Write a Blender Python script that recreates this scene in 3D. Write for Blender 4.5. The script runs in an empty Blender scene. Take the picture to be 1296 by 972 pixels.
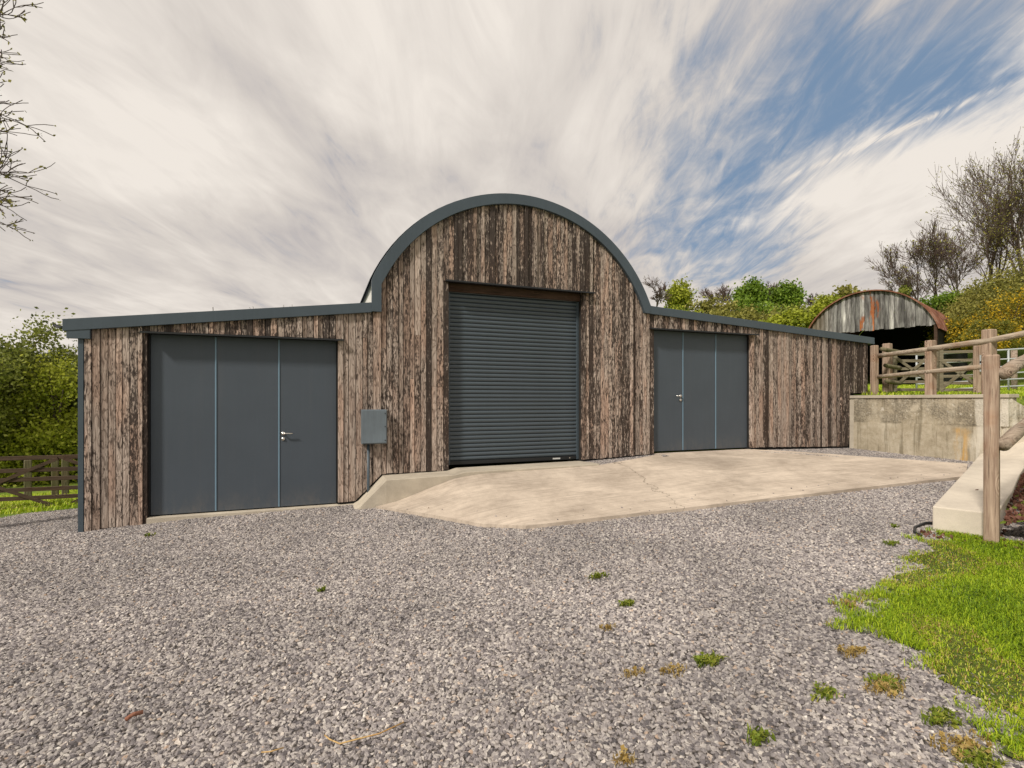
import bpy, math, random
import numpy as np
from mathutils import Vector, Matrix, noise
sc = bpy.context.scene
rnd = random.Random(7)
NR = np.random.RandomState(11)
TH = math.radians(20.83)
CS, SN = math.cos(TH), math.sin(TH)
# metres throughout; u (x) runs along the barn front, v (y) goes back from it
CAM = (2.752, -7.69, 1.49)
def W(X, Y):
    """point X metres right and Y metres ahead of the viewpoint, in the barn's axes"""
    return (CAM[0] + X*CS + Y*SN, CAM[1] - X*SN + Y*CS)

# ------------------------------------------------------------------ camera
cam = bpy.data.cameras.new('camera'); co = bpy.data.objects.new('camera', cam)
sc.collection.objects.link(co); sc.camera = co
co.location = CAM; co.rotation_euler = (math.pi/2, 0, -TH)
cam.sensor_width = 36; cam.lens = 640/1296*36; cam.shift_y = 21/1296
cam.clip_start = .05; cam.clip_end = 3000
# ------------------------------------------------------------------ exposure
sc.view_settings.view_transform = 'Standard'; sc.view_settings.look = 'None'
sc.view_settings.exposure = 0.12; sc.view_settings.gamma = 1
# ------------------------------------------------------------------ sun
SUN_EL = math.radians(43)
sx, sy = W(-.62, -.72); sx -= CAM[0]; sy -= CAM[1]
l = math.hypot(sx, sy); sx /= l; sy /= l
sdir = Vector((sx*math.cos(SUN_EL), sy*math.cos(SUN_EL), math.sin(SUN_EL)))
sun = bpy.data.lights.new('sun', 'SUN'); sun.energy = 3.3; sun.angle = math.radians(6)
sun.color = (1, .93, .83)
so = bpy.data.objects.new('sun', sun); sc.collection.objects.link(so)
so.rotation_euler = sdir.to_track_quat('Z', 'Y').to_euler()

# ------------------------------------------------------------------ node helpers
class NT:
    def __init__(s, tree): s.t = tree; s.n = tree.nodes; s.l = tree.links
    def node(s, typ, **kw):
        n = s.n.new(typ)
        ins = kw.pop('i', {})
        for k, v in kw.items(): setattr(n, k, v)
        for k, v in ins.items(): s.put(n.inputs[k], v)
        return n
    def put(s, sock, v):
        if isinstance(v, bpy.types.NodeSocket): s.l.new(v, sock)
        elif isinstance(v, bpy.types.Node): s.l.new(v.outputs[0], sock)
        else: sock.default_value = v
    def math(s, op, a, b=None, c=None, clamp=False):
        n = s.n.new('ShaderNodeMath'); n.operation = op; n.use_clamp = clamp
        s.put(n.inputs[0], a)
        if b is not None: s.put(n.inputs[1], b)
        if c is not None: s.put(n.inputs[2], c)
        return n.outputs[0]
    def vm(s, op, a, b=None):
        n = s.n.new('ShaderNodeVectorMath'); n.operation = op
        s.put(n.inputs[0], a)
        if b is not None: s.put(n.inputs[1], b)
        return n.outputs[0]
    def noise(s, vec, scale, detail=4, rough=.5, dist=0):
        n = s.node('ShaderNodeTexNoise', i={'Scale': scale, 'Detail': detail, 'Roughness': rough, 'Distortion': dist})
        s.put(n.inputs['Vector'], vec); return n.outputs['Fac']
    def ramp(s, fac, stops, interp='LINEAR'):
        n = s.n.new('ShaderNodeValToRGB'); r = n.color_ramp; r.interpolation = interp
        while len(r.elements) < len(stops): r.elements.new(.5)
        for e, (p, c) in zip(r.elements, stops):
            e.position = p
            e.color = (c, c, c, 1) if isinstance(c, (int, float)) else (*c, 1)
        s.put(n.inputs[0], fac); return n.outputs[0]
    def step(s, v, a, b):
        n = s.n.new('ShaderNodeMapRange'); n.interpolation_type = 'SMOOTHSTEP'
        s.put(n.inputs[0], v); s.put(n.inputs[1], a); s.put(n.inputs[2], b)
        return n.outputs[0]
    def mix(s, f, a, b, mode='MIX'):
        n = s.n.new('ShaderNodeMix'); n.data_type = 'RGBA'; n.blend_type = mode
        s.put(n.inputs[0], f)
        for k, v in ((6, a), (7, b)):
            if isinstance(v, tuple) and len(v) == 3: v = (*v, 1)
            s.put(n.inputs[k], v)
        return n.outputs[2]
    def sep(s, v):
        n = s.n.new('ShaderNodeSeparateXYZ'); s.put(n.inputs[0], v); return n.outputs
    def comb(s, x, y, z):
        n = s.n.new('ShaderNodeCombineXYZ')
        for k, v in enumerate((x, y, z)): s.put(n.inputs[k], v)
        return n.outputs[0]

def material(name, rough=.8, metal=0, spec=.3):
    m = bpy.data.materials.new(name); m.use_nodes = True
    T = NT(m.node_tree); b = T.n['Principled BSDF']
    b.inputs['Roughness'].default_value = rough; b.inputs['Metallic'].default_value = metal
    b.inputs['Specular IOR Level'].default_value = spec
    return m, T, b
def bump(T, b, h, strength=.5, dist=.01):
    n = T.node('ShaderNodeBump', i={'Strength': strength, 'Distance': dist}); T.put(n.inputs['Height'], h)
    T.l.new(n.outputs[0], b.inputs['Normal'])
def obco(T): return T.node('ShaderNodeTexCoord').outputs['Object']
def attr(T, name, typ='OBJECT'):
    return T.node('ShaderNodeAttribute', attribute_type=typ, attribute_name=name).outputs['Fac']

# ------------------------------------------------------------------ sky
world = bpy.data.worlds.new('World'); sc.world = world; world.use_nodes = True
T = NT(world.node_tree); bg = T.n['Background']
sky = T.node('ShaderNodeTexSky', sky_type='NISHITA', sun_disc=False, sun_elevation=SUN_EL,
             sun_rotation=math.atan2(sx, sy), air_density=1.0, dust_density=.6, ozone_density=1.4)
dirv = T.node('ShaderNodeTexCoord').outputs['Generated']
rot = T.node('ShaderNodeVectorRotate', rotation_type='Z_AXIS', i={'Angle': TH})
T.put(rot.inputs['Vector'], dirv)
dx, dy, dz = T.sep(rot.outputs[0])
HO = .11
h = T.math('ADD', T.math('MAXIMUM', dz, 0.0), HO)
px = T.math('DIVIDE', dx, h); py = T.math('DIVIDE', dy, h)
flat = T.comb(px, py, 0)                     # the cloud sheet, seen from below
def streak(ang, sxx, syy, sc_, det, ro, di, seed):
    m = T.node('ShaderNodeMapping', i={'Rotation': (0, 0, ang), 'Scale': (sxx, syy, 1), 'Location': (seed, seed*.37, seed)})
    T.put(m.inputs['Vector'], flat); return T.noise(m, sc_, det, ro, di)
n_big = streak(math.radians(-8), 1.1, .75, 1.1, 4, .5, .5, 3.1)
n_str = streak(math.radians(-16), 2.6, .95, 1.5, 6, .58, 1.3, 8.7)
n_fine = streak(math.radians(-26), 6.0, 1.4, 1.8, 8, .66, 1.4, 1.7)
def sheet(x, y):
    """cloud-sheet coordinates of a heading (x right, y ahead, 1 up)"""
    n = math.sqrt(x*x+y*y+1); return x/n/(1/n+HO), y/n/(1/n+HO)
def gauss(cx, cy, rx, ry, ang):
    cx, cy = sheet(cx, cy)
    x = T.math('SUBTRACT', px, cx); y = T.math('SUBTRACT', py, cy)
    c, s_ = math.cos(ang), math.sin(ang)
    a = T.math('DIVIDE', T.math('ADD', T.math('MULTIPLY', x, c), T.math('MULTIPLY', y, s_)), rx)
    b_ = T.math('DIVIDE', T.math('SUBTRACT', T.math('MULTIPLY', y, c), T.math('MULTIPLY', x, s_)), ry)
    return T.math('EXPONENT', T.math('MULTIPLY', T.math('ADD', T.math('MULTIPLY', a, a), T.math('MULTIPLY', b_, b_)), -1.0))
gap = T.math('ADD', gauss(1.0, 2.3, .40, .74, -.30), T.math('MULTIPLY', gauss(1.35, 1.5, .40, .28, -.3), .85))
gap = T.math('ADD', gap, T.math('MULTIPLY', gauss(1.55, 1.75, .30, .22, -.5), .65))
gap = T.math('ADD', gap, T.math('MULTIPLY', gauss(1.6, 3.6, .34, .5, -.2), .75))
gap = T.math('ADD', gap, T.math('MULTIPLY', gauss(-3.6, -3.0, 1.3, 2.6, .3), .9))
gap = T.math('ADD', gap, T.math('MULTIPLY', gauss(3.0, -3.2, 1.1, 2.2, -.4), .9))
den = T.math('ADD', T.math('MULTIPLY', n_big, .50), T.math('MULTIPLY', n_str, .60))
den = T.math('ADD', den, T.math('MULTIPLY', n_fine, .46))
den = T.math('SUBTRACT', den, T.math('MULTIPLY', gap, .34))
trail = T.math('MULTIPLY', gauss(1.447, 1.844, .27, .017, math.radians(-59.5)), T.step(n_fine, .36, .62))
cover = T.math('ADD', T.step(den, .29, .68), T.math('MULTIPLY', trail, .95), clamp=True)
cover = T.math('MAXIMUM', cover, T.step(dz, .09, -.01))
shade = T.math('ADD', T.math('ADD', T.math('MULTIPLY', n_big, .72), T.math('MULTIPLY', n_str, .34)), T.math('MULTIPLY', T.math('SUBTRACT', n_fine, .5), .11))
ccol = T.ramp(shade, [(.36, (.48, .445, .435)), (.50, (.63, .58, .535)), (.66, (.80, .74, .675))])
skyc = T.vm('MULTIPLY', sky.outputs[0], (.085, .085, .085))
bluec = T.mix(.25, skyc, (.30, .36, .44))
bluec = T.mix(.75, bluec, (.18, .275, .41))
col = T.mix(cover, bluec, ccol)
T.l.new(col, bg.inputs['Color']); bg.inputs['Strength'].default_value = 1.0

# ------------------------------------------------------------------ mesh helpers
def link(o, parent=None):
    sc.collection.objects.link(o)
    if parent is not None: o.parent = parent
    return o
def tag(o, label=None, cat=None, group=None, kind=None):
    if label: o['label'] = label
    if cat: o['category'] = cat
    if group: o['group'] = group
    if kind: o['kind'] = kind
    return o
def empty(name, loc, rz=0):
    o = bpy.data.objects.new(name, None); o.location = loc; o.rotation_euler = (0, 0, rz)
    o.empty_display_size = .1
    return link(o)
def raw(name, v, f, mat, parent=None, smooth=False, tint=None):
    me = bpy.data.meshes.new(name)
    v = np.asarray(v, dtype=np.float32)
    if isinstance(f, np.ndarray):
        k = f.shape[1]
        me.vertices.add(len(v)); me.vertices.foreach_set('co', v.ravel())
        me.loops.add(f.size); me.loops.foreach_set('vertex_index', f.ravel().astype(np.int32))
        me.polygons.add(len(f)); me.polygons.foreach_set('loop_start', np.arange(0, f.size, k, dtype=np.int32))
        me.update(calc_edges=True)
    else:
        me.from_pydata([tuple(map(float, p)) for p in v], [], f)
    if tint is not None:
        a = me.attributes.new('tint', 'FLOAT', 'FACE'); a.data.foreach_set('value', np.asarray(tint, dtype=np.float32))
    if smooth: me.polygons.foreach_set('use_smooth', [True]*len(me.polygons))
    me.materials.append(mat); me.validate()
    o = bpy.data.objects.new(name, me); return link(o, parent)
class MB:
    def __init__(s): s.v = []; s.f = []
    def add(s, v, f):
        n = len(s.v); s.v += [tuple(p) for p in v]; s.f += [tuple(i+n for i in q) for q in f]; return s
    def box(s, x0, x1, y0, y1, z0, z1, j=0):
        v = [(x, y, z) for z in (z0, z1) for y in (y0, y1) for x in (x0, x1)]
        return s.add(v, [(0, 2, 3, 1), (4, 5, 7, 6), (0, 1, 5, 4), (2, 6, 7, 3), (0, 4, 6, 2), (1, 3, 7, 5)])
    def prism(s, poly, y0, y1):
        """poly in x,z (counter-clockwise seen from the front, -y) extruded y0..y1"""
        n = len(poly)
        v = [(x, y0, z) for x, z in poly] + [(x, y1, z) for x, z in poly]
        f = [tuple(range(n)), tuple(range(2*n-1, n-1, -1))]
        f += [(i, i+n, (i+1) % n+n, (i+1) % n) for i in range(n)]
        return s.add(v, f)
    def loft(s, rings, close=True, caps=True):
        k = len(rings[0]); v = [p for r in rings for p in r]; f = []
        for a in range(len(rings)-1):
            for i in range(k if close else k-1):
                j = (i+1) % k
                f.append((a*k+i, a*k+j, (a+1)*k+j, (a+1)*k+i))
        if caps and close:
            f.append(tuple(range(k-1, -1, -1))); b = (len(rings)-1)*k; f.append(tuple(range(b, b+k)))
        return s.add(v, f)
    def tube(s, pts, r, n=10, wob=0):
        pts = [Vector(p) for p in pts]; rings = []
        rr = r if isinstance(r, (list, tuple)) else [r]*len(pts)
        up = None
        for i, p in enumerate(pts):
            d = (pts[min(i+1, len(pts)-1)] - pts[max(i-1, 0)]).normalized()
            if up is None: up = Vector((0, 0, 1)) if abs(d.z) < .9 else Vector((1, 0, 0))
            a = d.cross(up).normalized(); b = a.cross(d).normalized(); up = b
            rings.append([tuple(p + (a*math.cos(t)+b*math.sin(t))*rr[i]*(1+wob*(noise.noise(Vector((p.x*3+math.cos(t), p.y*3+math.sin(t), p.z*3))))))
                          for t in [2*math.pi*k/n for k in range(n)]])
        return s.loft(rings)
    def bar(s, p0, p1, w, h, up=(0, 0, 1)):
        """square-section bar from p0 to p1: h along up, w across"""
        p0, p1 = Vector(p0), Vector(p1); d = (p1-p0).normalized(); up = Vector(up)
        a = d.cross(up).normalized(); b = a.cross(d).normalized()
        return s.loft([[tuple(p + a*i*w/2 + b*j*h/2) for i, j in ((-1, -1), (1, -1), (1, 1), (-1, 1))] for p in (p0, p1)])
    def build(s, name, mat, parent=None, smooth=False, bevel=0, **kw):
        o = raw(name, s.v, s.f, mat, parent, smooth)
        if bevel:
            m = o.modifiers.new('bevel', 'BEVEL'); m.width = bevel; m.segments = 2; m.limit_method = 'ANGLE'
        for k, v in kw.items(): o[k] = v
        return o
def lerp(a, b, t): return a+(b-a)*t
def pw(xs, ys):
    return lambda x: float(np.interp(x, xs, ys))

# ------------------------------------------------------------------ materials
def m_boards():
    m, T, b = material('weathered_burnt_timber', .82, spec=.25)
    o = obco(T); seed = attr(T, 'seed'); char = attr(T, 'char'); tone = attr(T, 'tone')
    off = T.comb(T.math('MULTIPLY', seed, 13.7), 0, T.math('MULTIPLY', seed, 31.3))
    p = T.vm('ADD', o, off)
    grain = T.noise(T.vm('MULTIPLY', p, (95, 30, 3.2)), 1, 6, .65, .4)
    rings_d = T.noise(T.vm('MULTIPLY', p, (7, 4, 1.6)), 1, 3, .5)
    wv = T.math('SINE', T.math('MULTIPLY', T.math('ADD', rings_d, T.math('MULTIPLY', T.sep(p)[0], .6)), 74))
    rings = T.step(wv, .35, .95)
    base = T.ramp(grain, [(.30, (.135, .10, .083)), (.45, (.35, .278, .232)), (.62, (.58, .485, .415))])
    base = T.mix(T.math('MULTIPLY', rings, .55), base, (.085, .058, .045))
    hue = T.noise(T.vm('MULTIPLY', p, (3, 3, .7)), 1, 2, .5)
    base = T.mix(T.step(hue, .42, .68), base, T.mix(1.0, base, (1.05, .91, .84), 'MULTIPLY'))
    base = T.mix(1.0, base, T.comb(tone, tone, tone), 'MULTIPLY')
    # scorched skin, worn through in flakes
    c1 = T.noise(T.vm('MULTIPLY', p, (26, 12, 4.2)), 1, 9, .78, .9)
    c2 = T.noise(T.vm('MULTIPLY', p, (60, 30, 17)), 1, 4, .65)
    c3 = T.noise(T.vm('MULTIPLY', p, (2.5, 2, .8)), 1, 2, .5)
    cc = T.math('ADD', T.math('ADD', T.math('MULTIPLY', c1, .66), T.math('MULTIPLY', c2, .46)), T.math('MULTIPLY', c3, .16))
    thr = T.math('SUBTRACT', .88, T.math('MULTIPLY', char, .46))
    mask = T.step(cc, T.math('SUBTRACT', thr, .03), T.math('ADD', thr, .045))
    coal = T.ramp(c2, [(.35, (.010, .007, .006)), (.7, (.044, .029, .023))])
    colr = T.mix(T.math('MULTIPLY', mask, .93), base, coal)
    # knots and pale flecks
    vo = T.node('ShaderNodeTexVoronoi', i={'Scale': 1.0, 'Randomness': 1.0}); T.put(vo.inputs['Vector'], T.vm('MULTIPLY', p, (9, 1, 2.3)))
    kn = T.step(vo.outputs['Distance'], .13, .07)
    colr = T.mix(T.math('MULTIPLY', kn, .8), colr, (.035, .022, .017))
    T.l.new(colr, b.inputs['Base Color'])
    T.l.new(T.ramp(mask, [(0, .85), (1, .6)]), b.inputs['Roughness'])
    hgt = T.math('ADD', T.math('MULTIPLY', grain, .6), T.math('ADD', T.math('MULTIPLY', rings, -.3), T.math('MULTIPLY', mask, .5)))
    bump(T, b, hgt, .55, .006); return m
def m_paint(name, c, rough=.45, spec=.4, var=.12, orange=0.0):
    m, T, b = material(name, rough, spec=spec); o = obco(T)
    n = T.noise(o, 1.7, 5, .6); n2 = T.noise(T.vm('MULTIPLY', o, (40, 40, 2)), 1, 3, .6)
    k = T.math('ADD', T.math('MULTIPLY', n, .7), T.math('MULTIPLY', n2, .3))
    T.l.new(T.ramp(k, [(.3, tuple(x*(1-var) for x in c)), (.7, tuple(x*(1+var) for x in c))]), b.inputs['Base Color'])
    bump(T, b, T.noise(o, 260, 2, .5), .08, .001); return m
def add_grime(m):
    T = NT(m.node_tree); b = T.n['Principled BSDF']; src = b.inputs['Base Color'].links[0].from_socket; o = obco(T); x, y, z = T.sep(o)
    lvl = T.step(T.math('SUBTRACT', z, T.math('MULTIPLY', T.step(x, 6, 8), .5)), .38, .0)
    f = T.math('MULTIPLY', lvl, T.step(T.noise(T.vm('MULTIPLY', o, (7, 7, 3)), 1, 6, .75), .38, .7))
    st = T.math('MULTIPLY', T.step(T.noise(T.vm('MULTIPLY', o, (14, 14, .35)), 1, 4, .6), .52, .75), .04)
    c = T.mix(T.math('ADD', T.math('MULTIPLY', f, .26), st, clamp=True), src, (.20, .17, .14)); T.l.new(c, b.inputs['Base Color'])
def m_concrete(name, lo, hi, broom=False, stains=.5, moss=0, rough=.88):
    m, T, b = material(name, rough, spec=.2); o = obco(T)
    n1 = T.noise(o, 1.1, 6, .6, .4); n2 = T.noise(o, 9, 6, .65); n3 = T.noise(o, 130, 3, .6)
    k = T.math('ADD', T.math('ADD', T.math('MULTIPLY', n1, .55), T.math('MULTIPLY', n2, .25)), T.math('MULTIPLY', n3, .28))
    c = T.ramp(k, [(.38, lo), (.68, hi)])
    s = T.step(T.noise(T.vm('ADD', o, (7, 3, 1)), .75, 5, .62, .9), .50, .68)
    c = T.mix(T.math('MULTIPLY', s, stains), c, tuple(x*.62 for x in lo))
    h = T.math('ADD', T.math('MULTIPLY', n3, .5), n2)
    if broom:
        mp = T.node('ShaderNodeMapping', i={'Rotation': (0, 0, .25), 'Scale': (1.6, 34, 1)}); T.put(mp.inputs['Vector'], o)
        br = T.noise(mp, 1, 4, .6)
        c = T.mix(T.math('MULTIPLY', T.step(br, .48, .66), .32), c, tuple(x*.6 for x in lo))
        # faint pale wheel tracks curving to the shutter
        x, y, z = T.sep(o)
        bend = T.math('ADD', T.math('MULTIPLY', y, 2.1), T.math('MULTIPLY', T.noise(o, .6, 2), 1.5))
        tr = T.math('SINE', T.math('MULTIPLY', T.math('ADD', x, bend), 2.2))
        tm = T.math('MULTIPLY', T.step(tr, .72, .98), T.step(T.noise(T.vm('MULTIPLY', o, (2, 9, 1)), 1, 5, .7), .42, .62))
        c = T.mix(T.math('MULTIPLY', tm, .30), c, tuple(min(1, x*1.22) for x in hi))
        h = T.math('ADD', h, br)
        wv_ = T.node('ShaderNodeTexVoronoi', feature='DISTANCE_TO_EDGE', i={'Scale': .22}); T.put(wv_.inputs['Vector'], T.vm('ADD', o, T.vm('MULTIPLY', T.comb(T.noise(o, 2.5, 5, .7), T.noise(T.vm('ADD', o, (4, 4, 4)), 2.5, 5, .7), 0), (.5, .5, 0))))
        c = T.mix(T.math('MULTIPLY', T.step(wv_.outputs['Distance'], .0022, .0008), .6), c, (.10, .08, .06))
        sp = T.step(T.noise(o, 60, 2, .5), .70, .76); c = T.mix(T.math('MULTIPLY', sp, .45), c, (.12, .10, .08))
    if moss:
        v = T.step(T.noise(T.vm('MULTIPLY', o, (6, 6, .8)), 1, 6, .7), .5, .66)
        c = T.mix(T.math('MULTIPLY', v, moss), c, (.13, .12, .072))
    T.l.new(c, b.inputs['Base Color']); bump(T, b, h, .5, .006); return m
def m_wood(name, lo, hi, moss=0.0, axis=2, rough=.85):
    m, T, b = material(name, rough, spec=.2); o = obco(T)
    s = [38, 38, 38]; s[axis] = 2.2
    g = T.noise(T.vm('MULTIPLY', o, tuple(s)), 1, 6, .65, .5)
    s2 = [90, 90, 90]; s2[axis] = 1.4
    cr = T.step(T.noise(T.vm('MULTIPLY', o, tuple(s2)), 1, 3, .5), .64, .70)
    k = T.noise(o, 3, 3, .6)
    vk = T.node('ShaderNodeTexVoronoi', i={'Scale': 1.0}); ks = [6, 6, 6]; ks[axis] = 2.4; T.put(vk.inputs['Vector'], T.vm('MULTIPLY', o, tuple(ks)))
    kd = vk.outputs['Distance']; g = T.math('ADD', g, T.math('MULTIPLY', T.math('SINE', T.math('MULTIPLY', kd, 60)), T.math('MULTIPLY', T.step(kd, .42, .1), .16)))
    c = T.ramp(g, [(.3, lo), (.7, hi)])
    c = T.mix(T.math('MULTIPLY', T.step(kd, .12, .05), .8), c, tuple(x*.35 for x in lo))
    c = T.mix(T.math('MULTIPLY', cr, .75), c, tuple(x*.3 for x in lo))
    c = T.mix(T.step(k, .5, .75), c, T.mix(1.0, c, (.85, .70, .62), 'MULTIPLY'))
    if moss: c = T.mix(T.math('MULTIPLY', T.step(T.noise(o, 5, 5, .7), .45, .62), moss), c, (.10, .105, .035))
    T.l.new(c, b.inputs['Base Color']); bump(T, b, T.math('SUBTRACT', g, T.math('MULTIPLY', cr, 1.2)), .7, .008); return m
def m_leaf(name, stops, rough=.55, trans=.0):
    m, T, b = material(name, rough, spec=.25)
    t = attr(T, 'tint', 'GEOMETRY'); n = T.noise(obco(T), 1.3, 3, .6)
    k = T.math('ADD', T.math('MULTIPLY', t, .65), T.math('MULTIPLY', n, .35))
    c = T.ramp(k, stops); T.l.new(c, b.inputs['Base Color'])
    tr = T.node('ShaderNodeBsdfTranslucent'); T.l.new(c, tr.inputs['Color'])
    mx = T.node('ShaderNodeMixShader', i={0: .3}); T.l.new(b.outputs[0], mx.inputs[1]); T.l.new(tr.outputs[0], mx.inputs[2])
    T.l.new(mx.outputs[0], T.n['Material Output'].inputs['Surface']); return m
M = {}
M['board'] = m_boards()
M['steel'] = m_paint('grey_coated_trim', (.058, .078, .096), .42)
M['door'] = m_paint('grey_door_coating', (.062, .077, .096), .5, var=.07)
add_grime(M['door'])
M['seam'] = m_paint('pale_blue_door_trim', (.16, .25, .33), .35)
M['slat'] = m_paint('grey_shutter_coating', (.058, .075, .090), .36, .5)
M['dark'] = m_paint('black_membrane', (.012, .012, .012), .8)
M['backing'] = m_paint('dark_backing_wall', (.02, .018, .016), .9)
M['chrome'] = material('brushed_handle_metal', .28, 1)[0]; M['chrome'].node_tree.nodes['Principled BSDF'].inputs['Base Color'].default_value = (.75, .73, .7, 1)
M['white'] = m_paint('white_render', (.72, .70, .66), .8)
M['sticker'] = m_paint('white_sticker', (.6, .6, .58), .5)
M['boxgrey'] = m_paint('galvanised_grey_box', (.135, .165, .19), .42, .5, .3)
M['slab'] = m_concrete('beige_broomed_concrete', (.33, .27, .215), (.65, .555, .455), True, .32)
M['plinth'] = m_concrete('pale_new_concrete', (.35, .305, .245), (.58, .52, .42), False, .22)
M['lowwall'] = m_concrete('smooth_cream_concrete', (.44, .39, .325), (.66, .59, .49), False, .15)
M['post'] = m_wood('weathered_pale_post', (.20, .13, .095), (.50, .38, .285))
M['rail'] = m_wood('weathered_grey_rail', (.19, .145, .11), (.42, .34, .265), axis=0)
M['rail_y'] = m_wood('weathered_grey_rail_y', (.22, .17, .125), (.52, .44, .34), axis=1)
M['mossy'] = m_wood('mossy_old_wood', (.10, .085, .05), (.25, .22, .14), .55)
M['gatebrown'] = m_wood('dark_brown_gate_timber', (.045, .028, .018), (.11, .075, .05), axis=0)
M['gategrey'] = m_wood('grey_green_gate_timber', (.12, .10, .065), (.27, .235, .165), axis=0)
M['galv'] = m_paint('galvanised_gate_metal', (.40, .42, .43), .4, .5)
M['header'] = m_wood('stained_header_timber', (.035, .022, .016), (.10, .06, .042), axis=0)
M['bark'] = m_wood('grey_brown_bark', (.06, .045, .036), (.17, .135, .11))
M['twig'] = m_wood('reddish_twig_bark', (.085, .058, .050), (.20, .15, .13))
M['plastic'] = m_paint('black_plastic', (.015, .016, .018), .4)

# retaining wall concrete: board-marked, stained, with rust weep
def m_retain():
    m, T, b = material('old_stained_concrete', .9, spec=.2); o = obco(T); x, y, z = T.sep(o)
    n1 = T.noise(o, 1.6, 6, .65, .6); n2 = T.noise(o, 14, 6, .7); n3 = T.noise(o, 90, 3, .6)
    k = T.math('ADD', T.math('ADD', T.math('MULTIPLY', n1, .6), T.math('MULTIPLY', n2, .3)), T.math('MULTIPLY', n3, .2))
    c = T.ramp(k, [(.36, (.24, .20, .135)), (.52, (.42, .36, .265)), (.68, (.60, .54, .43))])
    dr = T.noise(T.vm('MULTIPLY', o, (9, 9, .7)), 1, 5, .65)
    c = T.mix(T.math('MULTIPLY', T.step(dr, .50, .66), .55), c, (.105, .085, .045))
    rough_b = T.math('MULTIPLY', T.step(z, 1.02, 1.06), T.math('MULTIPLY', T.step(T.noise(o, 1.9, 6, .7), .38, .58), .8))
    pit = T.noise(o, 36, 5, .8)
    c = T.mix(T.math('MULTIPLY', rough_b, T.step(pit, .38, .62)), c, (.13, .115, .09))
    c = T.mix(T.math('MULTIPLY', T.step(T.noise(T.vm('ADD', o, (3, 9, 4)), 11, 5, .7), .60, .66), T.step(z, 1.1, 1.2)), c, (.62, .57, .48))
    # rust weep and white lime run near the free end
    w = T.math('MULTIPLY', T.noise(T.vm('MULTIPLY', o, (1, 6, 6)), 1, 3, .5), .16)
    yy = T.math('ADD', y, w)
    rust = T.math('MULTIPLY', T.math('MULTIPLY', T.step(T.math('ABSOLUTE', T.math('ADD', yy, 1.99)), .15, .04), T.step(z, 1.03, .95)), T.step(T.noise(T.vm('MULTIPLY', o, (5, 16, 1.6)), 1, 4, .6), .36, .58))
    c = T.mix(T.math('MULTIPLY', rust, .8), c, (.58, .34, .10))
    lime = T.math('MULTIPLY', T.step(yy, -2.12, -2.2), T.step(T.noise(T.vm('MULTIPLY', o, (8, 8, 1.2)), 1, 4, .6), .40, .56))
    c = T.mix(T.math('MULTIPLY', lime, .8), c, (.66, .61, .52))
    T.l.new(c, b.inputs['Base Color'])
    h = T.math('ADD', n2, T.math('MULTIPLY', T.math('MULTIPLY', rough_b, pit), 2.5)); bump(T, b, h, .7, .015); return m
M['retain'] = m_retain()

# gravel bed under the loose stones
def m_gravel():
    m, T, b = material('gravel_bed', .9, spec=.15); o = obco(T)
    v = T.node('ShaderNodeTexVoronoi', i={'Scale': 42.0}); T.put(v.inputs['Vector'], T.vm('ADD', o, T.vm('MULTIPLY', T.comb(T.noise(o, 30, 2), T.noise(T.vm('ADD', o, (5, 5, 5)), 30, 2), 0), (.012, .012, 0))))
    r = T.sep(v.outputs['Color'])[0]
    c = T.ramp(r, [(0, (.12, .105, .10)), (.4, (.23, .20, .185)), (.75, (.34, .30, .275)), (1, (.50, .45, .41))])
    c = T.mix(T.step(v.outputs['Distance'], .35, .75), c, (.055, .048, .044))
    T.l.new(c, b.inputs['Base Color'])
    bump(T, b, T.math('SUBTRACT', T.math('MULTIPLY', r, .6), v.outputs['Distance']), .8, .015); return m
M['gravel'] = m_gravel()
def m_stone():
    m, T, b = material('crushed_limestone', .82, spec=.2)
    r = T.node('ShaderNodeObjectInfo').outputs['Random']; o = obco(T)
    c = T.ramp(r, [(0, (.10, .095, .10)), (.14, (.17, .155, .16)), (.38, (.27, .25, .25)), (.62, (.36, .335, .325)), (.85, (.45, .42, .395)), (.955, (.58, .55, .51)), (.985, (.42, .31, .23)), (1, (.72, .69, .64))])
    wld = T.node('ShaderNodeNewGeometry').outputs['Position']
    pat = T.noise(wld, .8, 4, .6)
    c = T.mix(1.0, c, T.ramp(pat, [(.34, (.80, .785, .775)), (.66, (1.13, 1.10, 1.08))]), 'MULTIPLY')
    n = T.noise(o, 2.5, 3, .6)
    c = T.mix(1.0, c, T.ramp(n, [(.3, .78), (.7, 1.12)]), 'MULTIPLY')
    T.l.new(c, b.inputs['Base Color']); return m
M['stone'] = m_stone()
def m_ground(name, stops, sc1=.6, sc2=22):
    m, T, b = material(name, .95, spec=.1); o = obco(T)
    n = T.noise(o, sc1, 6, .65, .5); n2 = T.noise(o, sc2, 5, .7)
    c = T.ramp(T.math('ADD', T.math('MULTIPLY', n, .55), T.math('MULTIPLY', n2, .45)), stops)
    T.l.new(c, b.inputs['Base Color']); bump(T, b, n2, .8, .04); return m
M['field'] = m_ground('meadow_ground', [(.35, (.075, .115, .018)), (.5, (.16, .235, .03)), (.66, (.27, .30, .06))])
M['soil'] = m_ground('grassy_soil', [(.38, (.06, .075, .022)), (.5, (.11, .15, .03)), (.64, (.17, .20, .05))], 1.2, 60)
M['mulch'] = m_ground('leaf_mulch', [(.36, (.05, .024, .018)), (.5, (.15, .07, .052)), (.66, (.30, .17, .13))], 3, 45)
M['grass'] = m_leaf('lawn_grass', [(.15, (.09, .17, .008)), (.42, (.28, .42, .014)), (.70, (.50, .58, .035)), (.92, (.76, .66, .26))])
M['drygrass'] = m_leaf('dry_moss_grass', [(.2, (.22, .15, .04)), (.5, (.42, .29, .09)), (.8, (.58, .46, .20))])
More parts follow.
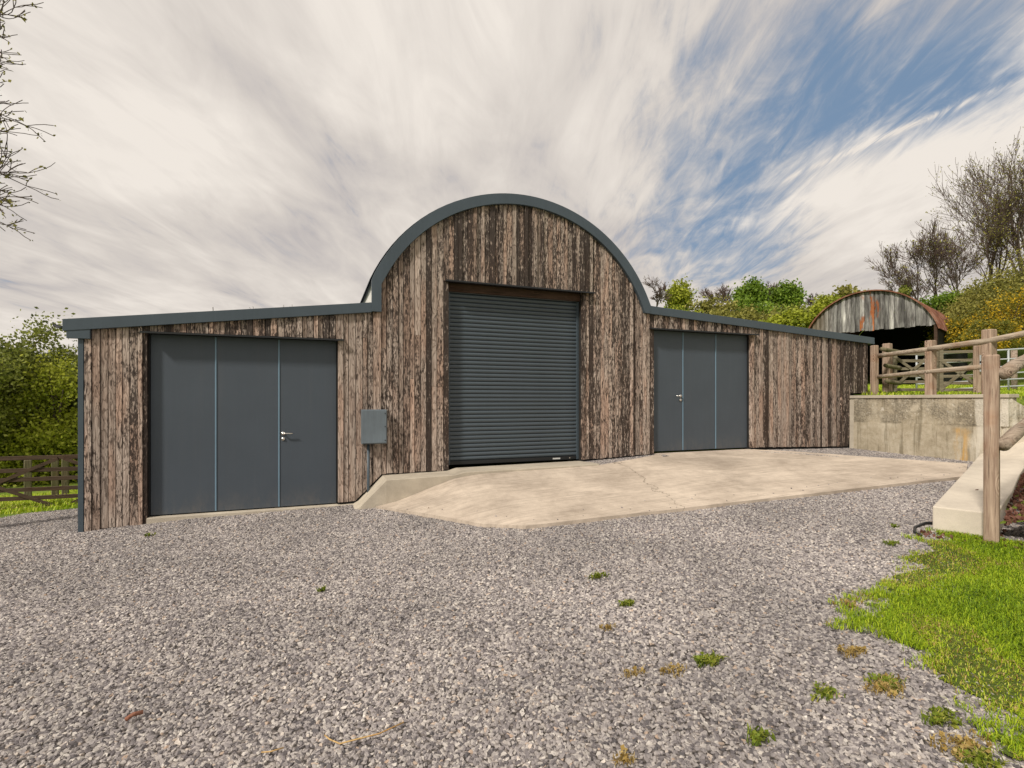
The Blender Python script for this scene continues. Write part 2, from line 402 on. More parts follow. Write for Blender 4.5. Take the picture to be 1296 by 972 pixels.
M['weed'] = m_leaf('weed_green', [(.2, (.08, .12, .012)), (.55, (.20, .26, .025)), (.9, (.42, .40, .08))])
M['oak'] = m_leaf('olive_green_leaf', [(.2, (.06, .08, .016)), (.5, (.21, .24, .04)), (.85, (.44, .46, .10))])
M['lime'] = m_leaf('fresh_green_leaf', [(.2, (.12, .16, .014)), (.5, (.30, .34, .028)), (.85, (.52, .53, .07))])
M['green'] = m_leaf('mid_green_leaf', [(.2, (.05, .10, .010)), (.5, (.14, .23, .02)), (.85, (.28, .38, .045))])
M['gorse'] = m_leaf('gorse_flower_leaf', [(.2, (.08, .10, .014)), (.50, (.21, .20, .03)), (.60, (.50, .34, .02)), (.9, (.78, .50, .02))])
M['scrub'] = m_leaf('olive_scrub_leaf', [(.2, (.09, .10, .022)), (.5, (.25, .24, .05)), (.85, (.44, .40, .11))])
M['chip'] = m_leaf('fallen_leaf_brown', [(.2, (.07, .03, .02)), (.5, (.20, .085, .06)), (.9, (.42, .26, .20))])

# ------------------------------------------------------------------ terrain
def G(u, v):
    z = float(np.interp(u, [-20, 0, .6, 1.1, 3.2, 4, 20], [-.966, -.126, -.095, -.05, -.018, .042, .714])) + .015*min(v, 0)
    if u < 0: z += .0
    if v > 0: z -= .075*v
    return z
def ss(a, b, x):
    t = min(1, max(0, (x-a)/(b-a))); return t*t*(3-2*t)
LWD = Vector((.92, .39)).normalized()
def bank(u, v):
    d = Vector((u-8.73, v+4.85)); a = d.dot(LWD); b = -(-LWD.y*d.x+LWD.x*d.y)   # b: metres to the right of the low wall
    return a, b
def hill(u, v):
    X = (u-CAM[0])*CS-(v-CAM[1])*SN; Y = (u-CAM[0])*SN+(v-CAM[1])*CS
    z = -.35+.0*u
    z -= 1.1*ss(0, 14, v)*ss(4, -6, u)
    far = ss(38, 105, Y+.15*max(X, 0))
    top = lerp(10.0, 18.3, ss(-40, 35, X/Y*100 if Y > 5 else 0))
    z += far*top
    z += 1.2*noise.noise(Vector((u*.02, v*.02, .3)))*ss(20, 60, math.hypot(u, v))
    return z
def terrace_z(u, v):
    X = (u-CAM[0])*CS-(v-CAM[1])*SN; Y = (u-CAM[0])*SN+(v-CAM[1])*CS
    a, b = bank(u, v)
    z = 1.57 + .045*max(0, Y-10) + 2.6*ss(23, 34, X) + .16*min(12, max(0, Y-28))*ss(10, 30, X)
    if v < -2.45:
        bz = .30+.02*max(a, 0) + .42*max(0, b)
        w = ss(-2.45, -2.9, v)
        z = min(z, lerp(z, bz, w))
    return z
def grid(us, vs, zf, name, mat, keep=None, parent=None):
    nu, nv = len(us), len(vs)
    v = [(u, w, zf(u, w)) for w in vs for u in us]
    f = []
    for j in range(nv-1):
        for i in range(nu-1):
            if keep and not keep((us[i]+us[i+1])/2, (vs[j]+vs[j+1])/2): continue
            f.append((j*nu+i, j*nu+i+1, (j+1)*nu+i+1, (j+1)*nu+i))
    return raw(name, v, f, mat, parent, True)
def ax(lo, hi, fine_lo, fine_hi, st):
    c = [fine_lo]
    while c[-1] < fine_hi: c.append(c[-1]+st)
    s = st
    while c[-1] < hi: s *= 1.22; c.append(c[-1]+s)
    s = st; d = [c[0]]
    while d[-1] > lo: s *= 1.22; d.append(d[-1]-s)
    return np.array(d[:0:-1]+c)
fu = ax(-450, 450, -30, 80, 2.0); fv = ax(-300, 600, -20, 110, 2.0)
tag(grid(fu, fv, hill, 'field', M['field'], None), kind='structure', label='green meadow and hillside around the barns')
gu = np.arange(-16, 13.61, .35); gv = np.arange(-14, 4.3, .35)
gu = np.append(gu[gu < 13.4], 13.6)
def gz(u, v):
    return G(u, v) + .012*noise.noise(Vector((u*.9, v*.9, 0))) + .006*noise.noise(Vector((u*3, v*3, 5)))
def gravel_keep(u, v):
    if v > .2 and u > .1: return False
    if v > 3.55+.2*(u+2): return False
    return True
gravel = tag(grid(gu, gv, gz, 'gravel_ground', M['gravel'], gravel_keep), kind='structure', label='grey crushed stone yard in front of the barn')
tu = ax(13.62, 62, 13.62, 30, .4); tv = ax(-20, 45, -9, 20, .3)
tu = np.array([x for x in np.concatenate([np.arange(8.8, 13.5, .35), tu])]) ; tu.sort()
def ter_keep(u, v):
    a, b = bank(u, v)
    if u < 13.62: return v < -3.0 and b > .05 and v > -12
    if v < -2.6 and u < 14.9: return b > .30 and (v < -3.3 or u > 14.7)
    if v < -2.75: return b > .05
    if u < 14.35 and v > .0: return False
    return True
tag(grid(tu, tv, terrace_z, 'terrace', M['field'], ter_keep), kind='structure', label='raised grass terrace behind the retaining wall')

# ------------------------------------------------------------------ concrete apron
vfront = pw([3.48, 4.476, 4.91, 11.75, 12.95], [-.52, -2.11, -2.45, -3.05, -2.46])
vback = pw([3.48, 6.95, 6.96, 8.42, 8.45, 10.75, 10.9, 11.4, 11.9, 12.95], [-.505, -.505, -.50, -.14, .03, .03, -.10, -.40, -1.1, -2.44])
zback = pw([3.48, 3.8, 4.2, 4.6, 5, 6.95, 8.45, 10.75, 11.4, 12.95], [.03, .09, .23, .36, .40, .435, .525, .53, .50, .43])
def slab_z(u, t):
    v = lerp(vback(u), vfront(u), t); zf = G(u, vfront(u))+.045
    return v, lerp(zback(u), zf, t**.9)+.004*noise.noise(Vector((u*2, v*2, 1)))
us = sorted(set(list(np.linspace(3.48, 12.95, 70))+[4.476, 4.91, 6.951, 8.42, 8.45, 10.75, 11.75]))
vv, ff = [], []; K = 14
for u in us:
    for k in range(K+1):
        v, z = slab_z(u, k/K); vv.append((u, v, z))
n = K+1
for i in range(len(us)-1):
    for k in range(K): ff.append((i*n+k, i*n+k+1, (i+1)*n+k+1, (i+1)*n+k))
base = len(vv)
ring = [i*n+K for i in range(len(us))] + [i*n for i in range(len(us)-1, -1, -1)]
for r in ring: vv.append((vv[r][0], vv[r][1], vv[r][2]-.22))
for i in range(len(ring)):
    j = (i+1) % len(ring); ff.append((ring[j], ring[i], base+i, base+j))
tag(raw('concrete_apron', vv, ff, M['slab']), kind='structure', label='pale beige concrete apron rising to the shutter')

# ------------------------------------------------------------------ gravel strips beside the apron
def strip(pts, nm, lab):
    return tag(raw(nm, pts, [tuple(range(len(pts)))], M['gravel']), kind='structure', label=lab)
strip1 = strip([(6.9, -.60, .405), (8.6, -.22, .50), (8.6, .0, .512), (6.9, .0, .435)], 'gravel_strip', 'narrow gravel strip below the cladding between shutter and right door')
strip2 = strip([(10.72, -.30, .50), (11.3, -.75, .475), (11.8, -1.5, .43), (12.8, -2.7, .385), (13.56, -2.7, .385), (13.56, .02, .455), (10.72, .02, .505)], 'gravel_strip', 'gravel wedge between the apron and the retaining wall')

# ------------------------------------------------------------------ the clad barn
barn = empty('timber_barn', (0, 0, -.13))
tag(barn, 'scorched timber clad barn with grey arched centre roof and two lean-to wings', 'barn')
def P(o): o.location.z += .13; return o       # parts are modelled in yard coordinates; the barn's foot is at z -0.13
AC, AR = (5.87, 2.19), 2.64                    # arch centre and outer radius
def arc_z(u, r):
    d = r*r-(u-AC[0])**2
    return AC[1]+math.sqrt(max(0, d))
lf_top = lambda u: 2.49+.1245*u                # left lean-to fascia top
rf_top = lambda u: 3.194-.0529*(u-8.313)
FH = .143
def top_under(u):                              # where boards vanish behind the fascia
    if u < 3.6: return lf_top(u)-.05
    if u > 8.19: return rf_top(u)-.05
    return arc_z(u, AR-.05)
bot = pw([0, .66, .67, 2.98, 2.99, 3.235, 3.6, 4.6, 6.95, 8.4, 10.72, 13.54, 13.545, 14.3],
         [-.115, -.078, -.078, 0, .028, .030, .405, .415, .475, .525, .565, .50, 1.655, 1.655])
bi = 0
def boards(u0, u1, botf, topf, char, tone=1.0, wlo=.062, whi=.102, front=-.022, joint=0.0):
    global bi
    u = u0
    while u < u1-.004:
        w = rnd.uniform(wlo, whi)
        if u+w > u1-.05: w = u1-u
        a, b = u+.0042, u+w-.0042
        z0a = botf(a)+rnd.uniform(-.006, .006)
        ya = front-rnd.choice([0, 0, .003, .012, .018, .024])
        spans = [(None, None)]
        if joint and rnd.random() < joint: spans = [(None, rnd.uniform(1.6, 2.8))]; spans.append((spans[0][1]+.003, None))
        for lo, hi in spans:
            ts = np.linspace(a, b, 4) if 3.6 < a < 8.2 else [a, b]
            zb = [z0a, botf(b)+(z0a-botf(a))] if lo is None else [lo, lo]
            tp = [(t, topf(t) if hi is None else hi) for t in reversed(ts)]
            if abs(zb[0]-zb[1]) > .3: zb[0] = zb[1] = max(zb)
            poly = [(a, zb[0]), (b, zb[1])]+tp
            o = MB().prism(poly, ya, .03).build('board', M['board'], barn)
            P(o); bi += 1
            o['seed'] = rnd.uniform(0, 10); o['char'] = float(min(1, max(0, min(.70, rnd.gauss(char-.03, .11))))); o['tone'] = tone*rnd.choice([.72, .85, .92, 1, 1.05, 1.15])*rnd.uniform(.94, 1.06)
        u += w
A_L = lambda z: (lambda u: z)
boards(.056, .655, bot, top_under, .48, 1.0)
boards(.655, .700, A_L(-.078), A_L(2.352), .85, .8, .045, .05)
boards(.655, 3.055, A_L(2.372), top_under, .56, .95, .055, .095, front=-.03)
boards(2.995, 3.6, bot, top_under, .44, 1.0, joint=.4)
boards(3.6, 4.54, bot, top_under, .42, .98, joint=.35)
boards(4.54, 4.625, bot, A_L(3.33), .78, .95, .085, .09)
boards(4.54, 7.15, A_L(3.345), top_under, .58, 1.0, .055, .095, front=-.035)
boards(6.955, 8.19, bot, top_under, .53, 1.05, .055, .095)
boards(8.19, 8.43, bot, top_under, .60, 1.0, .06, .09)
boards(8.43, 10.80, A_L(2.80), top_under, .60, 1.0, .055, .095, front=-.03)
boards(10.725, 13.545, bot, top_under, .53, .98, .055, .095)
boards(13.545, 14.07, bot, top_under, .62, .9, .055, .095)
# wall behind the boards, with the door openings left out
w = MB()
def wallp(u0, u1, zb, zt, n=2):
    ts = np.linspace(u0, u1, n)
    w.prism([(u0, zb), (u1, zb)]+[(t, (zt(t) if callable(zt) else zt)) for t in reversed(ts)], .031, .18)
cap = lambda u: top_under(u)+.0
wallp(.06, .700, -.17, cap); wallp(.702, 2.990, 2.36, cap); wallp(2.992, 3.598, -.10, cap); wallp(3.60, 4.622, -.1, cap, 12)
wallp(4.624, 6.953, 3.34, cap, 16); wallp(6.955, 8.188, .2, cap, 10); wallp(8.19, 8.428, .3, cap); wallp(8.43, 10.723, 2.79, cap); wallp(10.725, 14.05, .3, cap)
P(w.build('wall', M['backing'], barn))
# dark membrane showing below the ragged board ends
mb = MB()
for a, b in ((.06, .655), (3.0, 3.235), (3.235, 3.6), (3.6, 4.6), (6.97, 8.42), (10.74, 13.54)):
    mb = MB(); mb.prism([(a, bot(a+.001)-.035), (b, bot(b-.001)-.035), (b, bot(b-.001)+.01), (a, bot(a+.001)+.01)], -.006, .0305)
    P(mb.build('base_flashing', M['dark'], barn))
# side, back walls
DEP = 9.0
s = MB(); s.box(0.0, .055, .0, DEP, -.9, 2.40)
P(s.build('side_wall', M['backing'], barn))
P(MB().box(14.05, 14.10, .185, DEP, 1.2, 2.78).build('side_wall', M['header'], barn))
P(MB().box(3.50, 3.58, .03, DEP, 2.5, 3.36).build('clerestory_wall', M['white'], barn)); P(MB().box(8.16, 8.22, .20, DEP, 2.5, 3.30).build('clerestory_wall', M['white'], barn))
bk = MB(); bk.prism([(0, -1), (14.1, -1), (14.1, 2.76), (8.2, 3.1)]+[(t, arc_z(t, AR-.04)) for t in np.linspace(8.2, 3.55, 24)]+[(3.5, 2.85), (0, 2.42)], DEP-.06, DEP)
P(bk.build('back_wall', M['backing'], barn))
# corner trim and fascias
P(MB().box(-.004, .052, -.045, .0, -.118, 2.30).build('corner_trim', M['steel'], barn, bevel=.003))
def ribbon(pts_top, pts_bot, y0, y1):
    m = MB(); k = len(pts_top); v = []
    for y in (y0, y1):
        for p in pts_top+pts_bot: v.append((p[0], y, p[1]))
    f = []
    for i in range(k-1):
        f += [(k+i, k+i+1, i+1, i), (3*k+i, 2*k+i, 2*k+i+1, 3*k+i+1), (i, i+1, 2*k+i+1, 2*k+i), (k+i+1, k+i, 3*k+i, 3*k+i+1)]
    f += [(0, 2*k, 3*k, k), (k-1, 2*k-1, 4*k-1, 3*k-1)]
    return m.add(v, f)
P(ribbon([(-.14, lf_top(-.14)), (3.462, lf_top(3.462))], [(-.14, lf_top(-.14)-FH), (3.462, lf_top(3.462)-FH)], -.085, -.03).build('fascia', M['steel'], barn, bevel=.003))
P(MB().box(-.105, .128, -.078, -.031, 2.245, lf_top(0)-FH+.03).build('fascia_end', M['steel'], barn, bevel=.003))
P(ribbon([(8.30, rf_top(8.30)), (14.23, rf_top(14.23))], [(8.30, rf_top(8.30)-FH), (14.23, rf_top(14.23)-FH)], -.085, -.03).build('fascia', M['steel'], barn, bevel=.003))
a0 = math.pi-math.asin((3.27-AC[1])/AR); a1 = math.asin((3.215-AC[1])/AR)
angs = np.linspace(a0, a1, 60)
outer = [(AC[0]+AR*math.cos(t), AC[1]+AR*math.sin(t)) for t in angs]
inner = [(AC[0]+(AR-.165)*math.cos(t), AC[1]+(AR-.165)*math.sin(t)) for t in angs]
ou, iu = outer[0][0], 3.60
top = [(ou, 2.79), (ou, 3.26)]+outer[1:]+[(8.315, rf_top(8.3)-.001), (8.315, rf_top(8.3)-.001)]
inn = [(iu, 2.79), (iu, 3.20)]+[(max(iu, p[0]), p[1]) for p in inner[1:]]+[(8.19, 3.06), (8.30, rf_top(8.3)-FH)]
P(ribbon(top, inn, -.092, -.03).build('arched_fascia', M['steel'], barn, bevel=.003))
# roofs: corrugated
def corr(pts, y0, y1, name):
    """profile pts (x,z) swept back; corrugation runs across the profile"""
    ys = np.arange(y0, y1, .038); v = []; k = len(pts)
    for i, y in enumerate(ys):
        dz = .012*math.sin(i*math.pi/2)
        for x, z in pts: v.append((x, y, z+dz))
    f = [(j*k+i, j*k+i+1, (j+1)*k+i+1, (j+1)*k+i) for j in range(len(ys)-1) for i in range(k-1)]
    return P(raw(name, v, f, M['steel'], barn))
RA = AR-.012
corr([(AC[0]+(RA+.03)*math.cos(t), AC[1]+(RA+.03)*math.sin(t)) for t in np.linspace(a0+.005, a1+.02, 40)], -.025, DEP, 'roof')
corr([(-.16, lf_top(-.16)-.03), (3.5, lf_top(3.5)-.03)], -.025, DEP, 'roof')
corr([(8.34, rf_top(8.34)-.03), (14.25, rf_top(14.25)-.03)], -.025, DEP, 'roof')
# gutters
def gutter(uc, zc, y0, y1, r=.055):
    rings = []
    for y in (y0, y1):
        o_ = [(uc+r*math.cos(t), y, zc+r*math.sin(t)) for t in np.linspace(math.pi, 2*math.pi, 9)]
        i_ = [(uc+(r-.008)*math.cos(t), y, zc+(r-.008)*math.sin(t)) for t in np.linspace(2*math.pi, math.pi, 9)]
        rings.append(o_+i_)
    return MB().loft(rings)
P(gutter(-.20, lf_top(-.2)-.045, -.03, DEP).build('gutter', M['plastic'], barn))
P(gutter(14.27, rf_top(14.27)-.09, -.03, DEP).build('gutter', M['steel'], barn))
dp = MB().tube([(14.35, .06, 2.72), (14.42, .05, 2.55), (14.46, .05, 1.78), (14.50, .03, 1.68), (14.66, -.02, 1.63)], .034, 10)
P(dp.build('downpipe', M['plastic'], barn, True))
# lintel drips
for a, b, z in ((.645, 3.075, 2.352), (4.565, 7.155, 3.332), (8.31, 10.86, 2.785)):
    P(MB().box(a, b, -.115, .03, z, z+.012).box(a, b, -.115, -.108, z-.012, z).build('lintel_flashing', M['plastic'], barn))
# reveals
for a, b, z0, z1 in ((.702, .712, -.02, 2.35), (2.981, 2.991, 0, 2.35), (8.43, 8.438, .5, 2.78), (10.712, 10.722, .5, 2.78)):
    P(MB().box(a, b, .031, .15, z0, z1).build('door_jamb', M['dark'], barn))
# doors
def door(u0, u1, z0, z1, cuts, handle_u, hdir, label):
    d = MB().box(u0, u1, .085, .12, z0, z1).build('door', M['dark'], barn); P(d)
    d['label'] = label
    es = [u0]+cuts+[u1]
    for a, b in zip(es, es[1:]):
        MB().box(a+.004, b-.004, .062, .084, z0+.008, z1-.004).build('door_leaf', M['door'], d, bevel=.002)
    for c_ in cuts:
        MB().box(c_-.009, c_+.009, .052, .0625, z0+.012, z1-.012).build('edge_trim', M['seam'], d, bevel=.002)
    hz = z0+1.03
    hb = MB(); hb.tube([(handle_u, .0615, hz), (handle_u, .050, hz)], .026, 16); hb.tube([(handle_u, .06, hz), (handle_u, .012, hz)], .009, 10)
    hb.tube([(handle_u, .014, hz), (handle_u+hdir*.03, .010, hz+.002), (handle_u+hdir*.125, .012, hz)], [.0095, .0095, .008], 10)
    hb.tube([(handle_u, .0615, hz-.075), (handle_u, .050, hz-.075)], .024, 16); hb.tube([(handle_u, .0505, hz-.075), (handle_u, .040, hz-.075)], .010, 10)
    hb.build('handle', M['chrome'], d, True)
    return d
door(.712, 2.981, .0, 2.352, [1.451, 2.222], 2.275, 1, 'wide grey three-leaf door in the left wing')
door(8.438, 10.712, .548, 2.785, [9.14, 9.92], 9.085, -1, 'grey three-leaf door in the right wing')
# shutter
sh = P(MB().box(4.63, 6.948, .150, .17, .47, 3.33).build('roller_shutter', M['dark'], barn))
sh['label'] = 'dark grey roller shutter of narrow curved slats'
pitch = .0665; z = .535
prof = [(.0, .0), (-.010, .006), (-.0175, .020), (-.019, .034), (-.0165, .048), (-.009, .0585), (0, .0635)]
sm = None; i = 0
while z < 3.20:
    if sm is None:
        v = [(x, .128+p[0], p[1]) for x in (4.662, 6.916) for p in prof]; k = len(prof)
        f = [(j+k, j, j+1, j+k+1) for j in range(k-1)]
        v += [(x, .145, zz) for x in (4.662, 6.916) for zz in (0, .0635)]
        f += [(0, k, 2*k+2, 2*k), (k-1, 2*k+1, 2*k+3, 2*k-1)]
        o = raw('slat', v, f, M['slat'], sh, False); sm = o
        o.data.polygons.foreach_set('use_smooth', [True]*len(o.data.polygons))
    else:
        o = sm.copy(); link(o, sh)
    o.location.z = z; z += pitch; i += 1
for a in (4.628, 6.912):
    MB().box(a, a+.042, .098, .149, .475, 3.22).build('guide_rail', M['steel'], sh, bevel=.002)
bb = MB().box(4.664, 6.91, .105, .148, .474, .532).build('bottom_bar', M['plastic'], sh, bevel=.003)
MB().box(6.46, 6.60, .102, .1048, .490, .514).build('sticker', M['sticker'], sh)
MB().tube([(6.78, .105, .503), (6.78, .099, .503)], .011, 12).build('lock', M['chrome'], sh)
P(MB().box(4.628, 6.95, .045, .0945, 3.205, 3.329).build('header_board', M['header'], barn))

# ------------------------------------------------------------------ plinth, threshold
pl = MB()
def pring(u, z, v0=.03, v1=-.50): return [(u, v0, z), (u, v1, z), (u, v1+.0, -.25), (u, v0, -.25)]
pl.loft([pring(3.20, -.01, v1=-.36), pring(3.28, .035, v1=-.44), pring(3.62, .385), pring(4.6, .405), pring(4.75, .438), pring(6.90, .455), pring(7.0, .445), pring(7.35, .42, v1=-.02)])
tag(pl.build('concrete_plinth', M['plinth'], bevel=.008), 'pale concrete plinth with sloped end, under the cladding left of the shutter', 'plinth')
tag(MB().box(.70, 3.22, -.055, .06, -.2, -.004).build('door_sill', M['plinth'], bevel=.006), 'thin pale concrete sill along the foot of the left door', 'sill')

# ------------------------------------------------------------------ meter box and its pipe
mbx = empty('meter_box', (3.49, -.04, .865)); tag(mbx, 'grey steel electricity box on the cladding between left door and shutter, conduit below', 'meter box')
MB().box(-.178, .178, -.13, .0, .0, .495).build('box_body', M['boxgrey'], mbx, bevel=.006)
MB().box(-.168, .168, -.146, -.1305, .012, .483).build('box_door', M['boxgrey'], mbx, bevel=.005)
hm = MB()
for zz in (.05, .25, .44): hm.tube([(.15, -.147, zz), (.15, -.153, zz)], .008, 8)
hm.build('screw', M['plastic'], mbx)
MB().tube([(-.075, -.03, 0), (-.075, -.03, -.62), (-.075, -.06, -.80)], .021, 10).build('conduit', M['steel'], mbx, True)

# ------------------------------------------------------------------ retaining wall
rw = empty('retaining_wall', (13.55, -1.3, .3)); tag(rw, 'stained board-marked concrete retaining wall right of the barn, below the terrace fence', 'wall')
def rwp(o): o.location = (-13.55, 1.3, -.3); return o
rwp(MB().box(13.535, 13.80, -2.62, -.02, .1, 1.045).build('lower_course', M['retain'], rw, bevel=.008))
up = MB().box(13.553, 13.80, -2.72, -.02, 1.0455, 1.54)
up.box(13.54, 13.80, -.30, -.021, 1.05, 1.54)
rwp(up.build('upper_course', M['retain'], rw, bevel=.006))
rwp(MB().box(13.525, 13.83, -2.74, -.0, 1.5405, 1.60).build('coping', M['plinth'], rw, bevel=.006))
rwp(MB().box(13.522, 13.56, -.11, -.019, .12, 1.50).build('end_strip', M['plinth'], rw, bevel=.004))
# wing that curves down beside the low wall
wg = MB(); rings = []
for k in range(9):
    t = k/8; u = 13.56+.95*t; v = -2.70-.42*t; zt = 1.57-.42*math.sin(t*math.pi/2)
    nx, ny = .40, .91
    rings.append([(u, v, zt), (u+nx*.25, v+ny*.25, zt), (u+nx*.25, v+ny*.25, .2), (u, v, .2)])
wg.loft(rings); rwp(wg.build('wing', M['retain'], rw, bevel=.006))

# ------------------------------------------------------------------ low wall
lw = MB()
L = [(8.53, -4.43, .425), (10.0, -3.815, .455), (11.8, -3.06, .49), (13.48, -2.36, .55), (13.56, -2.74, .93), (14.35, -3.08, 1.02)]
R = [(8.71, -4.86, .425), (10.2, -4.30, .445), (11.87, -3.62, .465), (13.25, -3.15, .60), (13.75, -3.10, .93), (14.5, -3.45, 1.02)]
lw.loft([[a, b, (b[0], b[1], -.1), (a[0], a[1], -.1)] for a, b in zip(L, R)])
lwo = tag(lw.build('low_wall', M['lowwall'], bevel=.012), 'low thick cream concrete wall running from the near fence post to the retaining wall', 'wall')

# ------------------------------------------------------------------ near fence
def squared(mbld, x, y, z0, z1, w, d, rz, chamfer=.012, lean=0):
    c, s_ = math.cos(rz), math.sin(rz); rings = []
    for k in range(7):
        t = k/6; z = lerp(z0, z1-.015, t); q = 1+.02*noise.noise(Vector((x*5, y*5, z*3)))
        rr = []
        a, b, e = w/2*q, d/2*q, chamfer
        for px_, py_ in ((-a+e, -b), (a-e, -b), (a, -b+e), (a, b-e), (a-e, b), (-a+e, b), (-a, b-e), (-a, -b+e)):
            rr.append((x+px_*c-py_*s_+lean*t, y+px_*s_+py_*c, z))
        rings.append(rr)
    last = [tuple(lerp(p, q_, .12) for p, q_ in zip(pt, (x+lean, y, z1))) for pt in rings[-1]]
    rings.append([(p[0], p[1], z1) for p in last])
    mbld.loft(rings); return mbld
fd = Vector((.97, .23)).normalized(); frz = math.atan2(fd.y, fd.x)
PX, PY = 8.585, -4.885
nf = empty('post_and_rail_fence', (PX, PY, .2)); tag(nf, 'near fence with round rails on a thick squared post at the low wall end', 'fence')
def rel(o, e): o.location = tuple(-c for c in e.location); return o
rel(squared(MB(), PX, PY, .1, 1.915, .125, .105, frz+.12).build('post', M['post'], nf), nf)
side = Vector((fd.y, -fd.x))
for z0 in (1.735, 1.085):
    p0 = Vector((PX, PY, z0)) + Vector((side.x, side.y, 0))*.085 + Vector((fd.x, fd.y, 0))*(-.035)
    pts = [p0+Vector((fd.x*t, fd.y*t, .205*t+.006*math.sin(t*4))) for t in np.linspace(0, 3.2, 9)]
    rel(MB().tube(pts, [.056+.004*math.sin(t*2.3) for t in range(9)], 16, .06).build('rail', M['rail'], nf, True), nf)
rel(squared(MB(), PX+fd.x*2.6+side.x*.0, PY+fd.y*2.6, .5, 2.45, .12, .11, frz).build('post', M['post'], nf), nf)

# ------------------------------------------------------------------ terrace fence
tf = empty('terrace_fence', (13.9, -.1, 1.58)); tag(tf, 'weathered post and rail fence along the top of the retaining wall', 'fence')
FU = 13.72
for (u, v, zt, w_) in ((14.14, -.14, 2.70, .125), (FU, -1.47, 2.645, .145), (FU, -2.38, 2.735, .165), (FU+.1, -4.2, 2.95, .15)):
    rel(squared(MB(), u, v, 1.5 if v > -3 else 1.2, zt, w_, w_*.9, -TH*.3).build('post', M['post'], tf), tf)
def rail(pts, r, par, mat=M['rail_y'], nm='rail'):
    q = MB(); n_ = len(pts)-1; pp = []
    for i in range(n_):
        for k in range(5): pp.append(Vector(pts[i]).lerp(Vector(pts[i+1]), k/5))
    pp.append(Vector(pts[-1])); q.tube(pp, r, 10, .12)
    return rel(q.build(nm, mat, par, True), par)
rail([(14.20, -.20, 2.47), (FU-.05, -1.47, 2.475)], .05, tf)
rail([(FU-.05, -1.47, 2.48), (FU-.06, -2.38, 2.53), (FU+.03, -4.2, 2.80)], .053, tf)
rail([(14.18, -.20, 2.01), (FU-.05, -1.47, 2.045), (FU-.05, -2.3, 2.085)], .045, tf)
# old post with stub logs beside the barn corner
op = empty('stub_fence', (14.86, .05, 1.6)); tag(op, 'mossy post with three short log rails beside the barn corner', 'fence')
rel(squared(MB(), 14.86, .05, 1.5, 2.79, .16, .15, .2).build('post', M['post'], op), op)
for z0, a in ((2.60, 0), (2.245, .12), (1.90, .16)):
    rail([(14.25+a, -.22, z0+.02), (15.02, -.12, z0-.02)], .045, op, M['mossy'])

# ------------------------------------------------------------------ timber field gates
def field_gate(p0, p1, h, zs, mat, label, xs, bar=.045, name='field_gate', top=.075, group=None, post_pad=0):
    p0, p1 = Vector(p0), Vector(p1); d = (p1-p0); Lg = Vector((d.x, d.y, 0)).length
    e = empty(name, p0, math.atan2(d.y, d.x)); tag(e, label, 'gate', group); sl = d.z/Lg
    for k, zz in enumerate(zs):
        hh = top if k == 0 else bar*1.6
        MB().bar((0, 0, zz), (Lg, 0, zz+sl*Lg), bar, hh).build('bar', mat, e, bevel=.003)
    for x in (.03, Lg-.03):
        MB().box(x-.035, x+.035, -.03, .03, zs[-1]-.05, zs[0]+.05+sl*x).build('stile', mat, e, bevel=.004)
    for (x0, z0, x1, z1) in xs:
        MB().bar((x0*Lg, -bar*.75, z0+sl*x0*Lg), (x1*Lg, -bar*.75, z1+sl*x1*Lg), .02, .062).build('brace', mat, e, bevel=.002)
    return e
# brown gate on the left
gA = W(-10.55, 8.95); gB = W(-6.55, 10.25)
zs = [.42, .19, .02, -.17, -.33, -.525]
xs = [(.02, -.525, .49, .40), (.02, .40, .49, -.525), (.51, .40, .98, -.525), (.51, -.525, .98, .40)]
field_gate((gA[0], gA[1], 0), (gB[0], gB[1], 0), 1, zs, M['gatebrown'], 'dark brown six-bar timber gate left of the barn', xs)
# two old gates on the terrace
gC = W(8.75, 11.6); gD = W(9.75, 11.55)
zz = [2.56, 2.40, 2.22, 2.06, 1.92, 1.74]
field_gate((gC[0], gC[1], 0), (gD[0], gD[1], 0), 1, zz, M['gategrey'], 'old grey timber gate right of the mossy post, in front of the dark shed', [(0, 1.8, .75, 2.5), (.0, 2.5, 1, 1.74)], .04, top=.06)
gC = W(9.55, 11.3); gD = W(10.3, 11.05)
field_gate((gC[0], gC[1], 0), (gD[0], gD[1], 0), 1, [2.57, 2.38, 2.2, 2.03, 1.88, 1.73], M['gategrey'], 'old grey timber gate hung just left of the thick terrace post', [(0, 2.4, 1, 1.72), (0, 1.72, 1, 2.5)], .04, top=.06)
hp = W(9.95, 10.78); hpe = empty('gate_post', (hp[0], hp[1], 1.6)); tag(hpe, 'squared timber gate post with metal latch behind the thick terrace post', 'post')
rel(squared(MB(), hp[0], hp[1], 1.5, 2.66, .15, .14, 0).build('shaft', M['post'], hpe), hpe)
rel(MB().box(hp[0]-.13, hp[0]-.04, hp[1]-.10, hp[1]-.078, 2.28, 2.32).box(hp[0]-.13, hp[0]-.11, hp[1]-.10, hp[1]-.08, 2.1, 2.45).build('latch', M['galv'], hpe), hpe)
